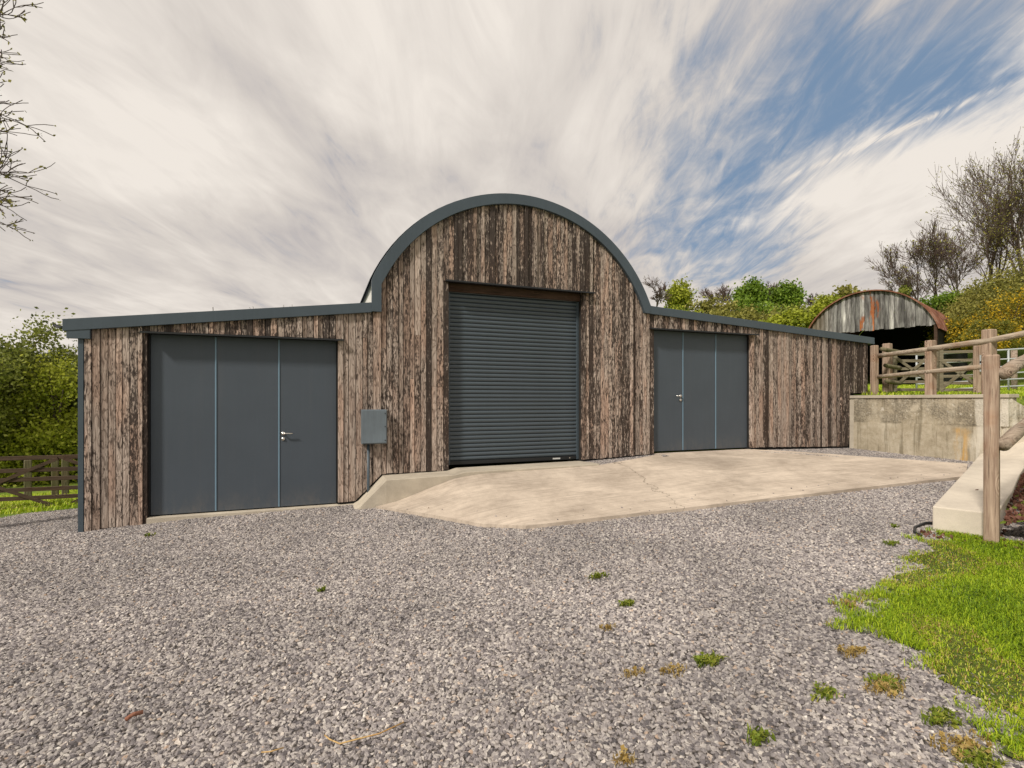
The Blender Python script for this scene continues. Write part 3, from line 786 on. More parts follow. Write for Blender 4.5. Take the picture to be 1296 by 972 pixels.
# galvanised gate beyond
gE = W(11.2, 14.0); gF = W(15.5, 13.2)
mg = empty('metal_gate', (gE[0], gE[1], 1.7), math.atan2(gF[1]-gE[1], gF[0]-gE[0])); tag(mg, 'pale galvanised tubular field gate behind the old timber gates', 'gate')
Lm = math.hypot(gF[0]-gE[0], gF[1]-gE[1])
for k, z_ in enumerate((.06, .25, .42, .60, .80, 1.05)):
    MB().tube([(0, 0, z_), (Lm, 0, z_+.22)], .02 if k < 5 else .024, 8).build('bar', M['galv'], mg, True)
for x in (0, Lm*.5, Lm): MB().tube([(x, 0, .02), (x, 0, 1.07+.22*x/Lm)], .024, 8).build('upright', M['galv'], mg, True)
st = W(14.2, 14.3); ste = empty('fence_stake', (st[0], st[1], 2.0)); tag(ste, 'single round timber stake in the terrace grass at the right edge', 'post')
rel(MB().tube([(st[0], st[1], 1.5), (st[0], st[1], 2.93)], .07, 12, .06).build('shaft', M['rail'], ste, True), ste)
# stakes behind the brown gate
for k, (X, Y, zt, m_, lab) in enumerate(((-11.2, 11.7, .12, 'mossy', 'mossy stake behind the left end of the brown gate'), (-10.75, 11.9, .14, 'mossy', 'mossy stake second from the left behind the brown gate'), (-10.6, 12.0, .12, 'mossy', 'mossy stake third from the left behind the brown gate'), (-9.95, 12.0, .15, 'mossy', 'broad mossy post behind the brown gate'), (-10.1, 13.0, .2, 'galv', 'grey metal post behind the brown gate near the barn corner'))):
    x_, y_ = W(X, Y); z_ = hill(x_, y_)
    tag(squared(MB(), x_, y_, z_-.4, zt, .13 if m_ == 'mossy' else .07, .12 if m_ == 'mossy' else .07, .3).build('fence_stake', M[m_]), lab, 'post', 'posts behind the brown gate')

# ------------------------------------------------------------------ old corrugated shed
def shed():
    c0 = Vector((*W(20.2-.648*2.83, 24+.762*2.83), 0)); gd = Vector(W(20.2, 24))-Vector(W(20.2-.648, 24+.762))
    ang = math.atan2(gd.y, gd.x); zb = 1.9
    e = empty('old_shed', (c0.x, c0.y, zb), ang); tag(e, 'old rusty corrugated shed with arched roof and dark open front, beyond the terrace', 'shed')
    hw, ze, zp = 2.83, 5.12-zb, 7.12-zb
    R_ = (hw*hw+(zp-ze)**2)/(2*(zp-ze)); zc = zp-R_
    az = lambda x, r=R_: zc+math.sqrt(max(0, r*r-x*x))
    mm, T, b = material('rusty_galvanised_sheet', .55, .35, .4); o = obco(T); x, y, z = T.sep(o)
    seed = attr(T, 'seed')
    p = T.vm('ADD', o, T.comb(seed, seed, 0))
    n = T.noise(T.vm('MULTIPLY', p, (6, 6, .8)), 1, 6, .7)
    n2 = T.noise(p, 1.1, 4, .7, .5)
    c = T.ramp(n, [(.30, (.040, .036, .034)), (.46, (.17, .16, .155)), (.60, (.40, .385, .37)), (.74, (.64, .62, .58))])
    sd = T.math('ADD', .5, T.math('MULTIPLY', T.math('FRACT', T.math('MULTIPLY', seed, 7.3)), .75)); c = T.mix(1.0, c, T.comb(sd, sd, sd), 'MULTIPLY')
    c = T.mix(T.math('MULTIPLY', T.step(x, -1.4, -2.5), .75), c, (.14, .10, .05))
    rs = T.math('ADD', T.noise(T.vm('MULTIPLY', o, (2.2, 2.2, .6)), 1, 6, .7), attr(T, 'rust'))
    c = T.mix(T.step(rs, .60, .68), c, T.ramp(n2, [(.3, (.16, .05, .02)), (.7, (.48, .16, .05))]))
    T.l.new(c, b.inputs['Base Color']); bump(T, b, n, .3, .01)
    rr, T, b = material('rusty_roof_sheet', .7, .1, .3); o = obco(T)
    c = T.ramp(T.noise(o, 1.6, 6, .7, .4), [(.35, (.07, .035, .025)), (.5, (.20, .08, .045)), (.7, (.34, .20, .15))])
    T.l.new(c, b.inputs['Base Color'])
    N_ = 27; w_ = 2*hw/N_
    for i in range(N_):
        xa, xb = -hw+i*w_, -hw+(i+1)*w_-.006; y_ = -.0 if i % 2 else -.03
        zlo = ze-.02+.03*math.sin(i*1.7)
        zt = [az(xa)-.03, az(xb)-.03]
        if max(zt) < zlo+.02: continue
        zt = [max(q, zlo+.01) for q in zt]; xm = (xa+xb)/2
        v = [(xa, y_, zlo), (xm, y_-.035, zlo), (xb, y_, zlo), (xb, y_, zt[1]), (xm, y_-.035, max(zlo+.01, az(xm)-.03)), (xa, y_, zt[0])]
        v += [(q[0], q[1]+.02, q[2]) for q in v]
        f = [(0, 1, 4, 5), (1, 2, 3, 4), (6, 11, 10, 7), (7, 10, 9, 8), (0, 6, 7, 1), (1, 7, 8, 2), (3, 9, 10, 4), (4, 10, 11, 5), (0, 5, 11, 6), (2, 8, 9, 3)]
        q = raw('cladding_sheet', v, f, mm, e); q['seed'] = rnd.uniform(0, 9); q['rust'] = rnd.choice([-.04, -.02, 0, .06, .10]) if 9 < i < 17 else -.05
    Lr = 8.0; k = 30; ys = np.arange(-.18, Lr, .05); v = []
    tt = np.linspace(math.asin(min(1, (hw+.10)/ (R_+.03))), -math.asin(min(1, (hw+.10)/(R_+.03))), k)
    for i, y_ in enumerate(ys):
        r_ = R_+.03+.02*math.sin(i*math.pi/2)
        for t in tt: v.append((r_*math.sin(t), y_, zc+r_*math.cos(t)))
    f = [(j*k+i, (j+1)*k+i, (j+1)*k+i+1, j*k+i+1) for j in range(len(ys)-1) for i in range(k-1)]
    raw('roof', v, f, rr, e)
    rim = [[((R_+dr)*math.sin(t), yy, zc+(R_+dr)*math.cos(t)) for dr, yy in ((-.01, -.20), (.05, -.20), (.05, -.15), (-.01, -.15))] for t in tt]
    MB().loft(rim).build('verge_trim', rr, e)
    for x in (-hw, hw-.12): MB().box(x, x+.12, -.08, .08, -.6, ze).build('post', M['header'], e)
    dk = MB(); dk.box(-hw, -hw+.05, .1, Lr, -.8, ze); dk.box(hw-.05, hw, .1, Lr, -.8, ze); 
    dk.build('side_wall', M['dark'], e)
    MB().prism([(-hw, -.8), (hw, -.8)]+[(t, az(t)-.05) for t in np.linspace(hw, -hw, 14)], Lr-.1, Lr-.05).build('back_wall', M['dark'], e)
shed()

# ------------------------------------------------------------------ trees and shrubs
def perp(d, r):
    a = Vector((r.gauss(0, 1), r.gauss(0, 1), r.gauss(0, 1))); a -= a.dot(d)*d
    return a.normalized()
def grow(r, p, d, L, rad, lvl, maxl, segs, tips, up=.12, spread=.75, kids=(3, 5), shrink=.66, wig=.16):
    n = 4 if lvl < maxl else 3
    q = p; dirs = []
    for i in range(n):
        d = (d + perp(d, r)*wig + Vector((0, 0, up*.4))).normalized()
        q2 = q+d*(L/n)
        ra = rad*(1-.45*i/n); rb = rad*(1-.45*(i+1)/n)
        segs.append((q, q2, ra, rb, lvl)); dirs.append((q2, d, rb)); q = q2
    if lvl == maxl:
        tips.append((q, d)); tips.append((p.lerp(q, .5), d)); return
    for k in range(r.randint(*kids)):
        i = r.choice(range(0 if lvl else 1, n)); s_, dd, rr = dirs[i]
        nd = (dd+perp(dd, r)*spread*r.uniform(.6, 1.3)+Vector((0, 0, up))).normalized()
        grow(r, s_, nd, L*shrink*r.uniform(.7, 1.15), rr*.62, lvl+1, maxl, segs, tips, up, spread, kids, shrink, wig)
    grow(r, q, d, L*shrink, dirs[-1][2]*.9, lvl+1, maxl, segs, tips, up, spread, kids, shrink, wig)
def tubes(segs, sides=4):
    if not segs: return None
    A = np.array([tuple(s[0]) for s in segs]); B = np.array([tuple(s[1]) for s in segs])
    ra = np.array([s[2] for s in segs]); rb = np.array([s[3] for s in segs])
    D = B-A; D /= np.linalg.norm(D, axis=1)[:, None]+1e-9
    H = np.where(np.abs(D[:, 2:3]) < .9, np.array([[0, 0, 1.]]), np.array([[1., 0, 0]]))
    X = np.cross(D, H); X /= np.linalg.norm(X, axis=1)[:, None]; Y_ = np.cross(D, X)
    V = []
    for P_, R_ in ((A, ra), (B+D*rb[:, None]*.4, rb)):
        for k in range(sides):
            t = 2*math.pi*k/sides; V.append(P_+(X*math.cos(t)+Y_*math.sin(t))*R_[:, None])
    V = np.stack(V, 1).reshape(-1, 3); n = len(segs); F = []
    base = np.arange(n)*2*sides
    for k in range(sides):
        j = (k+1) % sides; F.append(np.stack([base+k, base+sides+k, base+sides+j, base+j], 1))
    return V, np.concatenate(F)
def leaves(centres, n, size, sig, seed, flat=.5, elong=1.7):
    R_ = np.random.RandomState(seed); C_ = np.array([tuple(c) for c in centres])
    idx = R_.randint(0, len(C_), n)
    sg = np.array(sig if isinstance(sig, (tuple, list)) else (sig,)*3)
    p = C_[idx]+R_.normal(0, 1, (n, 3))*sg
    a = R_.normal(0, 1, (n, 3)); a /= np.linalg.norm(a, axis=1)[:, None]
    b = R_.normal(0, 1, (n, 3)); b[:, 2] *= flat; b = np.cross(a, b); b /= np.linalg.norm(b, axis=1)[:, None]
    s = size*R_.uniform(.6, 1.35, n)[:, None]
    V = np.stack([p-a*s*.5*elong, p+b*s*.5, p+a*s*.5*elong, p-b*s*.5], 1).reshape(-1, 3)
    F = np.arange(4*n).reshape(-1, 4)
    ctint = R_.uniform(0, 1, len(C_))[idx]*.5+R_.uniform(0, 1, n)*.5
    return V, F, ctint
def local(V, loc): return V-np.array(loc, dtype=float)[None, :]
def tree(name, X, Y, z0, height, label, cat='tree', group=None, leaf=None, nleaf=0, lsize=.1, sig=.3, lv=3, seed=1, rad=None, stems=1, barkm='bark', up=.14, spread=.75, kids=(3, 5), trunk=.35, sides=4, lean=(0, 0), minr=.006, shrink=.66, cut=None, rmul=1):
    r = random.Random(seed); x, y = W(X, Y); loc = Vector((x, y, z0)); segs, tips = [], []
    rad = rad or height*.022
    for s in range(stems):
        a = 2*math.pi*s/stems+r.random(); off = Vector((math.cos(a), math.sin(a), 0))*(.12*height*.3 if stems > 1 else 0)
        d = Vector((lean[0]+(math.cos(a)*.25 if stems > 1 else 0), lean[1]+(math.sin(a)*.25 if stems > 1 else 0), 1)).normalized()
        grow(r, loc+off, d, height*trunk, rad*(.7 if stems > 1 else 1), 0, lv, segs, tips, up, spread, kids, shrink)
    # scale crown to the wanted height
    zmax = max(s[1].z for s in segs); k = height/(zmax-z0)
    sc_ = lambda p: loc+(p-loc)*k
    segs = [(sc_(a), sc_(b), max(minr, ra*rmul), max(minr, rb*rmul), l_) for a, b, ra, rb, l_ in segs]; tips = [(sc_(p), d) for p, d in tips]
    e = tag(empty(name, loc), label, cat, group)
    lo = [s for s in segs if s[4] <= 1]; hi = [s for s in segs if s[4] > 1]
    V, F = tubes(lo, 7); raw('trunk', local(V, loc), F, M[barkm], e, True)
    if hi: V, F = tubes(hi, sides-1 if sides > 3 else 3); raw('branches', local(V, loc), F, M['twig' if barkm == 'bark' else barkm], e)
    if leaf:
        V, F, t = leaves([p for p, d in tips], nleaf, lsize, sig, seed); raw('crown', local(V, loc), F, M[leaf], e, tint=t)
    return e
def shrub(name, X, Y, z0, rx, ry, rz, label, leaf, n, size, seed, cat='shrub', group=None, clumps=60, core=True):
    """leafy mass: stems fanning into clumps spread through an uneven dome"""
    r = random.Random(seed); x, y = W(X, Y); loc = Vector((x, y, z0)); cs, segs = [], []
    for k in range(clumps):
        d = Vector((r.gauss(0, 1), r.gauss(0, 1), abs(r.gauss(0, 1)))).normalized(); q = r.random()**.38
        lump = 1+.28*noise.noise(Vector((d.x*2.2+seed, d.y*2.2, d.z*2.2)))
        c = Vector((d.x*rx, d.y*ry, d.z*rz))*q*lump
        c = Vector((c.x*CS+c.y*SN, -c.x*SN+c.y*CS, c.z)); cs.append(c)
        m_ = c*.5+Vector((r.gauss(0, .08), r.gauss(0, .08), rz*.08)); b0 = Vector((c.x*.15, c.y*.15, 0))
        segs += [(b0, m_, .018*rz, .011*rz, 0), (m_, c, .011*rz, .004*rz, 0)]
    e = tag(empty(name, loc), label, cat, group)
    V, F = tubes(segs, 4); raw('stems', V, F, M['bark'], e)
    s_ = (rx+ry+rz)/3*.15
    V, F, t = leaves(cs, n, size, (s_, s_, s_*.8), seed)
    V[:, 2] = np.maximum(V[:, 2], -.1); raw('crown', V, F, M[leaf], e, tint=t)
    return e

# left: trees beyond the brown gate
tree('oak_tree', -19.6, 17.5, -1.6, 6.9, 'spreading olive green tree with visible crooked limbs at the left edge, beyond the gate', leaf='oak', nleaf=34000, lsize=.07, sig=.26, lv=4, seed=21, kids=(3, 4), trunk=.30, rmul=.9, minr=.009, spread=.95, up=.05)
tree('oak_tree', -18.3, 19.2, -1.6, 6.2, 'olive green tree just left of the barn corner, its top behind the gutter', leaf='oak', nleaf=26000, lsize=.075, sig=.26, lv=4, seed=33, kids=(3, 4), trunk=.28, minr=.008, spread=.9, up=.05)
shrub('hazel_bush', -16.6, 18.6, -1.6, 2.3, 1.4, 3.9, 'yellow green bush filling the gap low between the left trees', 'lime', 30000, .07, 5, clumps=90)
shrub('hazel_bush', -18.9, 18.0, -1.6, 1.9, 1.2, 2.3, 'bright green bush behind the brown gate at the left edge', 'lime', 18000, .07, 6, clumps=70)
shrub('hedge_bush', -14.9, 20.5, -1.8, 2.2, 1.8, 4.4, 'green bush behind the barn corner trim, beyond the gate', 'lime', 24000, .085, 9, clumps=80)
shrub('hedge_bush', -19.5, 24, -2, 5.5, 2.2, 5.4, 'dark tall hedge bush farthest back on the left', 'oak', 60000, .10, 8, clumps=200)
shrub('hedge_bush', -26.5, 24, -2, 4.5, 2.2, 5.6, 'dark hedge bush beyond the left edge trees', 'oak', 30000, .12, 18, clumps=120)
shrub('hedge_bush', -27, 43, -2.5, 4.0, 2.2, 10.3, 'small rounded pale treetop showing above the left wing roof', 'scrub', 9000, .22, 10, clumps=80)
tree('sapling', -19.5, 31, -2, 9.15, 'single bare forked twig standing above the left wing roof', lv=1, seed=4, kids=(1, 1), trunk=.8, minr=.02, rad=.05, up=.25)
for k, (X, h_) in enumerate(((-22.6, 10.0), (-20.3, 10.2))):
    tree('bare_tree', X, 50, -.5, h_+1.4, ('left', 'right')[k]+' one of two bare treetops just above the left wing roof', group='bare treetops over the left wing', lv=4, seed=40+k, kids=(3, 4), minr=.018, trunk=.3, barkm='bark')

# top left: bare boughs reaching in from a tree outside the frame
def overhang():
    r = random.Random(5); bx, by = W(-8.6, 5.6); loc = Vector((bx, by, G(bx, by)-.1)); segs, tips = [], []
    top = loc+Vector((.1, 0, 5.6)); pts = [loc, loc+Vector((.1, .1, 2.2)), loc+Vector((0, .1, 4.2)), top, top+Vector((0, 0, 1.8))]
    for i in range(4): segs.append((pts[i], pts[i+1], .22-.04*i, .18-.04*i, 0))
    right = Vector((CS, -SN, 0))
    for (z0, z1, reach, ln) in ((5.3, 5.85, 2.75, 0), (5.4, 5.7, 2.75, .2), (5.6, 5.62, 2.85, .1), (4.7, 4.62, 2.6, .2), (4.8, 4.75, 2.72, -.1), (4.9, 5.32, 2.62, .2), (4.5, 4.86, 2.55, -.1), (4.0, 4.40, 2.78, .0), (4.2, 4.22, 2.62, .35), (4.1, 4.0, 2.5, .1), (3.8, 3.78, 2.52, .0), (3.75, 3.60, 2.45, .2), (5.2, 5.6, 2.45, -.5), (5.0, 5.05, 2.3, -.4)):
        a = loc+Vector((0, 0, z0-loc.z)); b = loc+right*reach+Vector((0, ln*1.2, z1-loc.z))
        n = 7; prev = a; 
        for i in range(1, n+1):
            t = i/n; q = a.lerp(b, t)+Vector((r.gauss(0, .05), r.gauss(0, .05), r.gauss(0, .04)-.25*math.sin(t*math.pi)))
            segs.append((prev, q, .035*(1-t)+.006, .035*(1-(t+.1))+.0065 if t < .9 else .005, 1))
            if t > .3:
                for s in range(4 if t > .6 else 3):
                    d = ((b-a).normalized()+perp((b-a).normalized(), r)*.75+Vector((0, 0, .1))).normalized()
                    grow(r, q, d, r.uniform(.16, .42), .0062, 2, 3, segs, tips, .12, .75, (2, 4), .6, .22)
            prev = q
    e = tag(empty('bare_tree', loc), 'bare tree at the left whose budding twigs hang into the top left corner', 'tree')
    V, F = tubes([s for s in segs if s[4] == 0], 9); raw('trunk', local(V, loc), F, M['bark'], e, True)
    V, F = tubes([(a, b, max(.0042, c), max(.0038, d), l_) for a, b, c, d, l_ in segs if l_ > 0], 4); raw('branches', local(V, loc), F, M['bark'], e)
    V, F, t = leaves([p for p, d in tips], 1500, .024, .012, 3); raw('buds', local(V, loc), F, M['scrub'], e, tint=t)
overhang()

# hilltop row behind the right wing
hx = lambda px_, Y: (px_-648)/640*Y
hz = lambda py_, Y: 1.49+(507-py_)/640*Y
Yh = 92
row = [(832, 351, 0, 'slim bare tree with ivy, first from the arch on the hilltop'), (857, 360, 1, 'round green tree second from the arch on the hilltop'),
       (904, 362, 0, 'bare bushy tree left of the middle of the hilltop row'), (934, 352, 0, 'tall bare tree behind the largest green hilltop tree'),
       (951, 361, 2, 'largest bright green tree on the hilltop'), (985, 352, 0, 'tall bare tree between the two bright green hilltop trees'),
       (1003, 364, 2, 'bright green tree right of the tall bare hilltop tree'), (1022, 372, 0, 'small bare tree at the right end of the hilltop row')]
for k, (a, b, t_, lab) in enumerate(row):
    zb = hz(391, Yh)-1.2; h_ = hz(b, Yh)-zb
    if t_ == 0:
        tree('bare_tree', hx(a, Yh), Yh+(3 if a in (934, 985) else 0), zb, h_, lab, group='trees along the hilltop', lv=4, seed=60+k, kids=(3, 5), minr=.034, trunk=.27, rad=.16, spread=.8)
    else:
        tree('field_tree', hx(a, Yh), Yh, zb, h_, lab, group='trees along the hilltop', leaf='green' if t_ == 2 else 'lime', nleaf=9000 if t_ == 2 else 4200, lsize=.30, sig=.7, lv=3, seed=60+k, kids=(4, 6), trunk=.26, minr=.04, spread=1.15 if a == 951 else .9)
for k, (a, b, Y, rx, lf, lab) in enumerate(((838, 388, 80, 3.5, 'green', 'low green hedge bush under the slim bare hilltop tree'), (868, 386, 80, 3.2, 'lime', 'low hedge bush right of the second hilltop tree'), (900, 380, 82, 3.6, 'scrub', 'olive hedge bush in the middle of the hill slope'),
        (930, 381, 80, 3.6, 'scrub', 'olive bush left of the largest green tree'), (958, 378, 82, 4.0, 'green', 'green bush under the largest green tree'), (990, 383, 80, 3.6, 'oak', 'dark bush below the second bright green tree'),
        (1018, 384, 80, 3.5, 'oak', 'dark bush right of the hilltop row'), (905, 397, 70, 3.5, 'scrub', 'olive bush lower on the slope above the right wing roof'), (950, 396, 68, 3.6, 'scrub', 'grey olive bush lower on the slope, middle'),
        (998, 394, 60, 2.3, 'lime', 'yellow green rounded bush just above the right wing roof'), (978, 402, 60, 1.9, 'lime', 'smaller yellow green bush left of the rounded one'), (1048, 377, 58, 2.4, 'lime', 'light green bush behind the left shoulder of the old shed'), (1072, 372, 66, 3.0, 'scrub', 'olive bush behind the top of the old shed'))):
    X = hx(a, Y); zt = hz(b+(4 if Y > 65 and a != 1072 else 0), Y); x_, y_ = W(X, Y); rz = 4.2 if Y > 65 else 3.4
    shrub('hedge_bush', X, Y, zt-rz, rx*(1.4 if Y > 65 else 1), rx*.8, rz, lab, lf, 6500, .26 if Y > 65 else .22, 100+k, clumps=55, group='hedge bushes on the hillside')

# right: bare trees, laurel, gorse and scrub bank
for k, (a, b, Y, st_, lab) in enumerate(((1158, 300, 36, 2, 'bare many-stemmed tree, leftmost of those right of the old shed'), (1186, 277, 37, 2, 'bare many-stemmed tree directly above the shed roof end'), (1212, 278, 36, 2, 'bare tree between the shed and the tallest tree'), (1137, 345, 38, 1, 'small bare tree behind the crown of the old shed'))):
    zb = hz(402, Y); tree('bare_tree', hx(a, Y), Y, zb, hz(b, Y)-zb, lab, group='bare trees right of the shed', lv=4, seed=80+k, kids=(3, 5), stems=st_, minr=.011, trunk=.36, rad=.10, up=.20, spread=.82, leaf='scrub', nleaf=260, lsize=.09, sig=.1)
tree('bare_tree', hx(1263, 29), 29, hz(420, 29), hz(205, 29)-hz(420, 29), 'tall spreading bare tree, nearly leafless, left of the right edge', lv=5, seed=91, kids=(3, 4), minr=.0085, trunk=.22, rad=.17, up=.20, spread=.72, shrink=.72, leaf='scrub', nleaf=2200, lsize=.06, sig=.12)
tree('bare_tree', hx(1308, 28), 28, hz(420, 28), hz(150, 28)-hz(420, 28), 'tallest bare tree with sparse new leaf, cut by the right edge', lv=5, seed=95, kids=(3, 4), minr=.0085, trunk=.22, rad=.18, up=.22, spread=.70, shrink=.72, leaf='scrub', nleaf=2400, lsize=.06, sig=.12)
shrub('laurel_bush', hx(1198, 31), 31, hz(408, 31), 1.5, 1.2, 1.9, 'bright green evergreen bush just right of the shed roof', 'green', 9000, .10, 131, clumps=60)
shrub('laurel_bush', hx(1226, 31), 31, hz(410, 31), 1.3, 1.2, 1.5, 'green evergreen bush between the bare trees and the gorse', 'green', 7000, .10, 132, clumps=50)
shrub('laurel_bush', hx(1143, 36), 36, hz(385, 36), .55, .5, 1.2, 'small dark evergreen topping the old shed roof', 'oak', 2600, .09, 133, clumps=24)
for k, (a, b, c_, Y, rx, rz, lab) in enumerate(((1206, 402, 440, 25.5, 1.0, 1.5, 'yellow flowering gorse bush beside the dark shed opening'), (1230, 396, 440, 25, 1.1, 1.8, 'yellow flowering gorse bush behind the thick terrace post'), (1256, 404, 440, 22.5, 1.0, 1.3, 'low gorse bush with few flowers behind the upper rails'), (1286, 362, 440, 23.5, 1.5, 2.9, 'tall gorse bush with yellow sprays at the right edge'))):
    shrub('gorse_bush', hx(a, Y), Y, hz(c_, Y), rx, rx*.8, hz(b, Y)-hz(c_, Y), lab, 'gorse', 11000, .055, 140+k, group='gorse bushes right of the shed', clumps=70)
for k, (a, b, Y, rx, lab) in enumerate(((1240, 366, 28, 1.9, 'olive scrub mass under the bare trees, left part'), (1268, 345, 28.5, 2.0, 'olive scrub mass round the tall bare trunk'), (1300, 335, 27, 2.2, 'olive scrub mass cut by the right edge'), (1330, 350, 26, 2.4, 'olive scrub beyond the right edge'), (1216, 385, 30, 1.6, 'olive scrub behind the gorse'))):
    zb = hz(425, Y); shrub('scrub_bush', hx(a, Y), Y, zb, rx, rx*.8, hz(b, Y)-zb, lab, 'scrub', 14000, .075, 160+k, group='olive scrub on the bank', clumps=110)

# ------------------------------------------------------------------ loose stones (real stones, far too many to count)
def stones(base, name, dens, lo, hi, seed, label):
    me = base.data.copy(); o = bpy.data.objects.new(name, me); link(o); tag(o, kind='stuff', label=label)
    g = bpy.data.node_groups.new('scatter_stones', 'GeometryNodeTree')
    g.interface.new_socket('Geometry', in_out='INPUT', socket_type='NodeSocketGeometry'); g.interface.new_socket('Geometry', in_out='OUTPUT', socket_type='NodeSocketGeometry')
    T = NT(g); gi = T.n.new('NodeGroupInput'); go = T.n.new('NodeGroupOutput')
    ds = T.node('GeometryNodeDistributePointsOnFaces', i={'Density': dens, 'Seed': seed}); T.l.new(gi.outputs[0], ds.inputs['Mesh'])
    if 'dens' in me.attributes:
        na = T.node('GeometryNodeInputNamedAttribute', data_type='FLOAT', i={'Name': 'dens'}); T.l.new(na.outputs['Attribute'], ds.inputs['Density'])
    gti = T.n.new('GeometryNodeGeometryToInstance')
    for k in range(9):
        ic = T.node('GeometryNodeMeshIcoSphere', i={'Radius': .5, 'Subdivisions': 1})
        rv = T.node('FunctionNodeRandomValue', data_type='FLOAT_VECTOR', i={'Min': (-.17, -.17, -.17), 'Max': (.17, .17, .17), 'Seed': seed*31+k*7})
        sp = T.node('GeometryNodeSetPosition'); T.l.new(ic.outputs['Mesh'], sp.inputs['Geometry']); T.l.new(rv.outputs[0], sp.inputs['Offset'])
        tf_ = T.node('GeometryNodeTransform', i={'Scale': ((1.25, .85, .60), (1.0, .9, .7), (1.35, .7, .55), (1.1, 1.0, .5))[k % 4]}); T.l.new(sp.outputs[0], tf_.inputs['Geometry'])
        sm_ = T.node('GeometryNodeSetMaterial'); sm_.inputs['Material'].default_value = M['stone']; T.l.new(tf_.outputs[0], sm_.inputs['Geometry'])
        T.l.new(sm_.outputs[0], gti.inputs[0])
    ins = T.node('GeometryNodeInstanceOnPoints', i={'Pick Instance': True}); T.l.new(ds.outputs['Points'], ins.inputs['Points']); T.l.new(gti.outputs[0], ins.inputs['Instance'])
    rr = T.node('FunctionNodeRandomValue', data_type='FLOAT_VECTOR', i={'Min': (-.7, -.7, 0), 'Max': (.7, .7, 6.28), 'Seed': seed+1}); T.l.new(rr.outputs[0], ins.inputs['Rotation'])
    rs = T.node('FunctionNodeRandomValue', data_type='FLOAT', i={2: lo, 3: hi, 'Seed': seed+2}); T.l.new(rs.outputs[1], ins.inputs['Scale'])
    ri = T.node('FunctionNodeRandomValue', data_type='INT', i={4: 0, 5: 8, 'Seed': seed+3}); T.l.new(ri.outputs[2], ins.inputs['Instance Index'])
    T.l.new(ins.outputs[0], go.inputs[0]); m = o.modifiers.new('scatter', 'NODES'); m.node_group = g
    return o
# the part of the yard close enough for its stones to be seen one by one
def near_keep(u, v):
    X = (u-CAM[0])*CS-(v-CAM[1])*SN; Y = (u-CAM[0])*SN+(v-CAM[1])*CS
    if not gravel_keep(u, v) or Y < 1.2 or abs(X) > 1.08*Y+1.3: return False
    if 4.9 < u < 11.7 and v > vfront(u)+.3: return False
    if 3.9 < u <= 4.9 and v > vfront(u)+.3: return False
    a, b = bank(u, v)
    if b > .2 and a > .3: return False
    return True
sg = grid(gu, gv, gz, 'stone_bed', M['gravel'], near_keep)
at = sg.data.attributes.new('dens', 'FLOAT', 'POINT'); dn = []
for q in sg.data.vertices:
    d = math.hypot(q.co.x-CAM[0], q.co.y-CAM[1]); dn.append(float(np.interp(d, [0, 5, 9, 13], [5000, 5000, 3800, 2200])))
at.data.foreach_set('value', dn)
stones(sg, 'gravel_stones', 3000, .0145, .030, 3, 'loose grey crushed stones over the yard')
bpy.data.objects.remove(sg)
stones(strip1, 'gravel_stones', 3600, .015, .029, 5, 'loose stones in the strip below the cladding')
stones(strip2, 'gravel_stones', 3200, .015, .029, 6, 'loose stones in the wedge by the retaining wall')

slv, slf = [], []
for k in range(40):
    u0 = 3.7+k*.225; a = vfront(u0); b_ = vfront(u0+.225)
    n0 = len(slv); zt = lambda u, v: slab_z(u, min(1, max(0, (v-vback(u))/(vfront(u)-vback(u)))))[1]+.004
    for (u, v) in ((u0, a+.02), (u0+.225, b_+.02), (u0+.225, b_+.40), (u0, a+.40)): slv.append((u, v, zt(u, v)))
    slf.append((n0, n0+1, n0+2, n0+3))
stp = raw('stray_bed', slv, slf, M['gravel']); stones(stp, 'stray_stones', 16, .012, .024, 9, 'a few stray stones kicked onto the apron edge'); bpy.data.objects.remove(stp)

# ------------------------------------------------------------------ grass
def blades(pts, h, w, seed, bend=.5):
    R_ = np.random.RandomState(seed); n = len(pts); p = np.array(pts)
    a = R_.uniform(0, 2*math.pi, n); hh = h*R_.uniform(.45, 1.3, n); d = np.stack([np.cos(a), np.sin(a), 0*a], 1); s = np.stack([-np.sin(a), np.cos(a), 0*a], 1)
    b = R_.uniform(.1, 1.2, n)*bend; ww = (w*R_.uniform(.7, 1.3, n))[:, None]
    m = p+d*(hh*b*.35)[:, None]+np.array([[0, 0, 1.]])*(hh*.6)[:, None]
    t = p+d*(hh*b)[:, None]+np.array([[0, 0, 1.]])*(hh*(1-.35*b))[:, None]
    V = np.stack([p-s*ww*.5, p+s*ww*.5, m+s*ww*.42, m-s*ww*.42, t+s*ww*.06, t-s*ww*.06], 1).reshape(-1, 3)
    base = np.arange(n)[:, None]*6
    F = np.concatenate([base+np.array([[0, 1, 2, 3]]), base+np.array([[3, 2, 4, 5]])])
    return V, F
def inpoly(x, y, P_):
    c = False; j = len(P_)-1
    for i in range(len(P_)):
        if (P_[i][1] > y) != (P_[j][1] > y) and x < (P_[j][0]-P_[i][0])*(y-P_[i][1])/(P_[j][1]-P_[i][1])+P_[i][0]: c = not c
        j = i
    return c
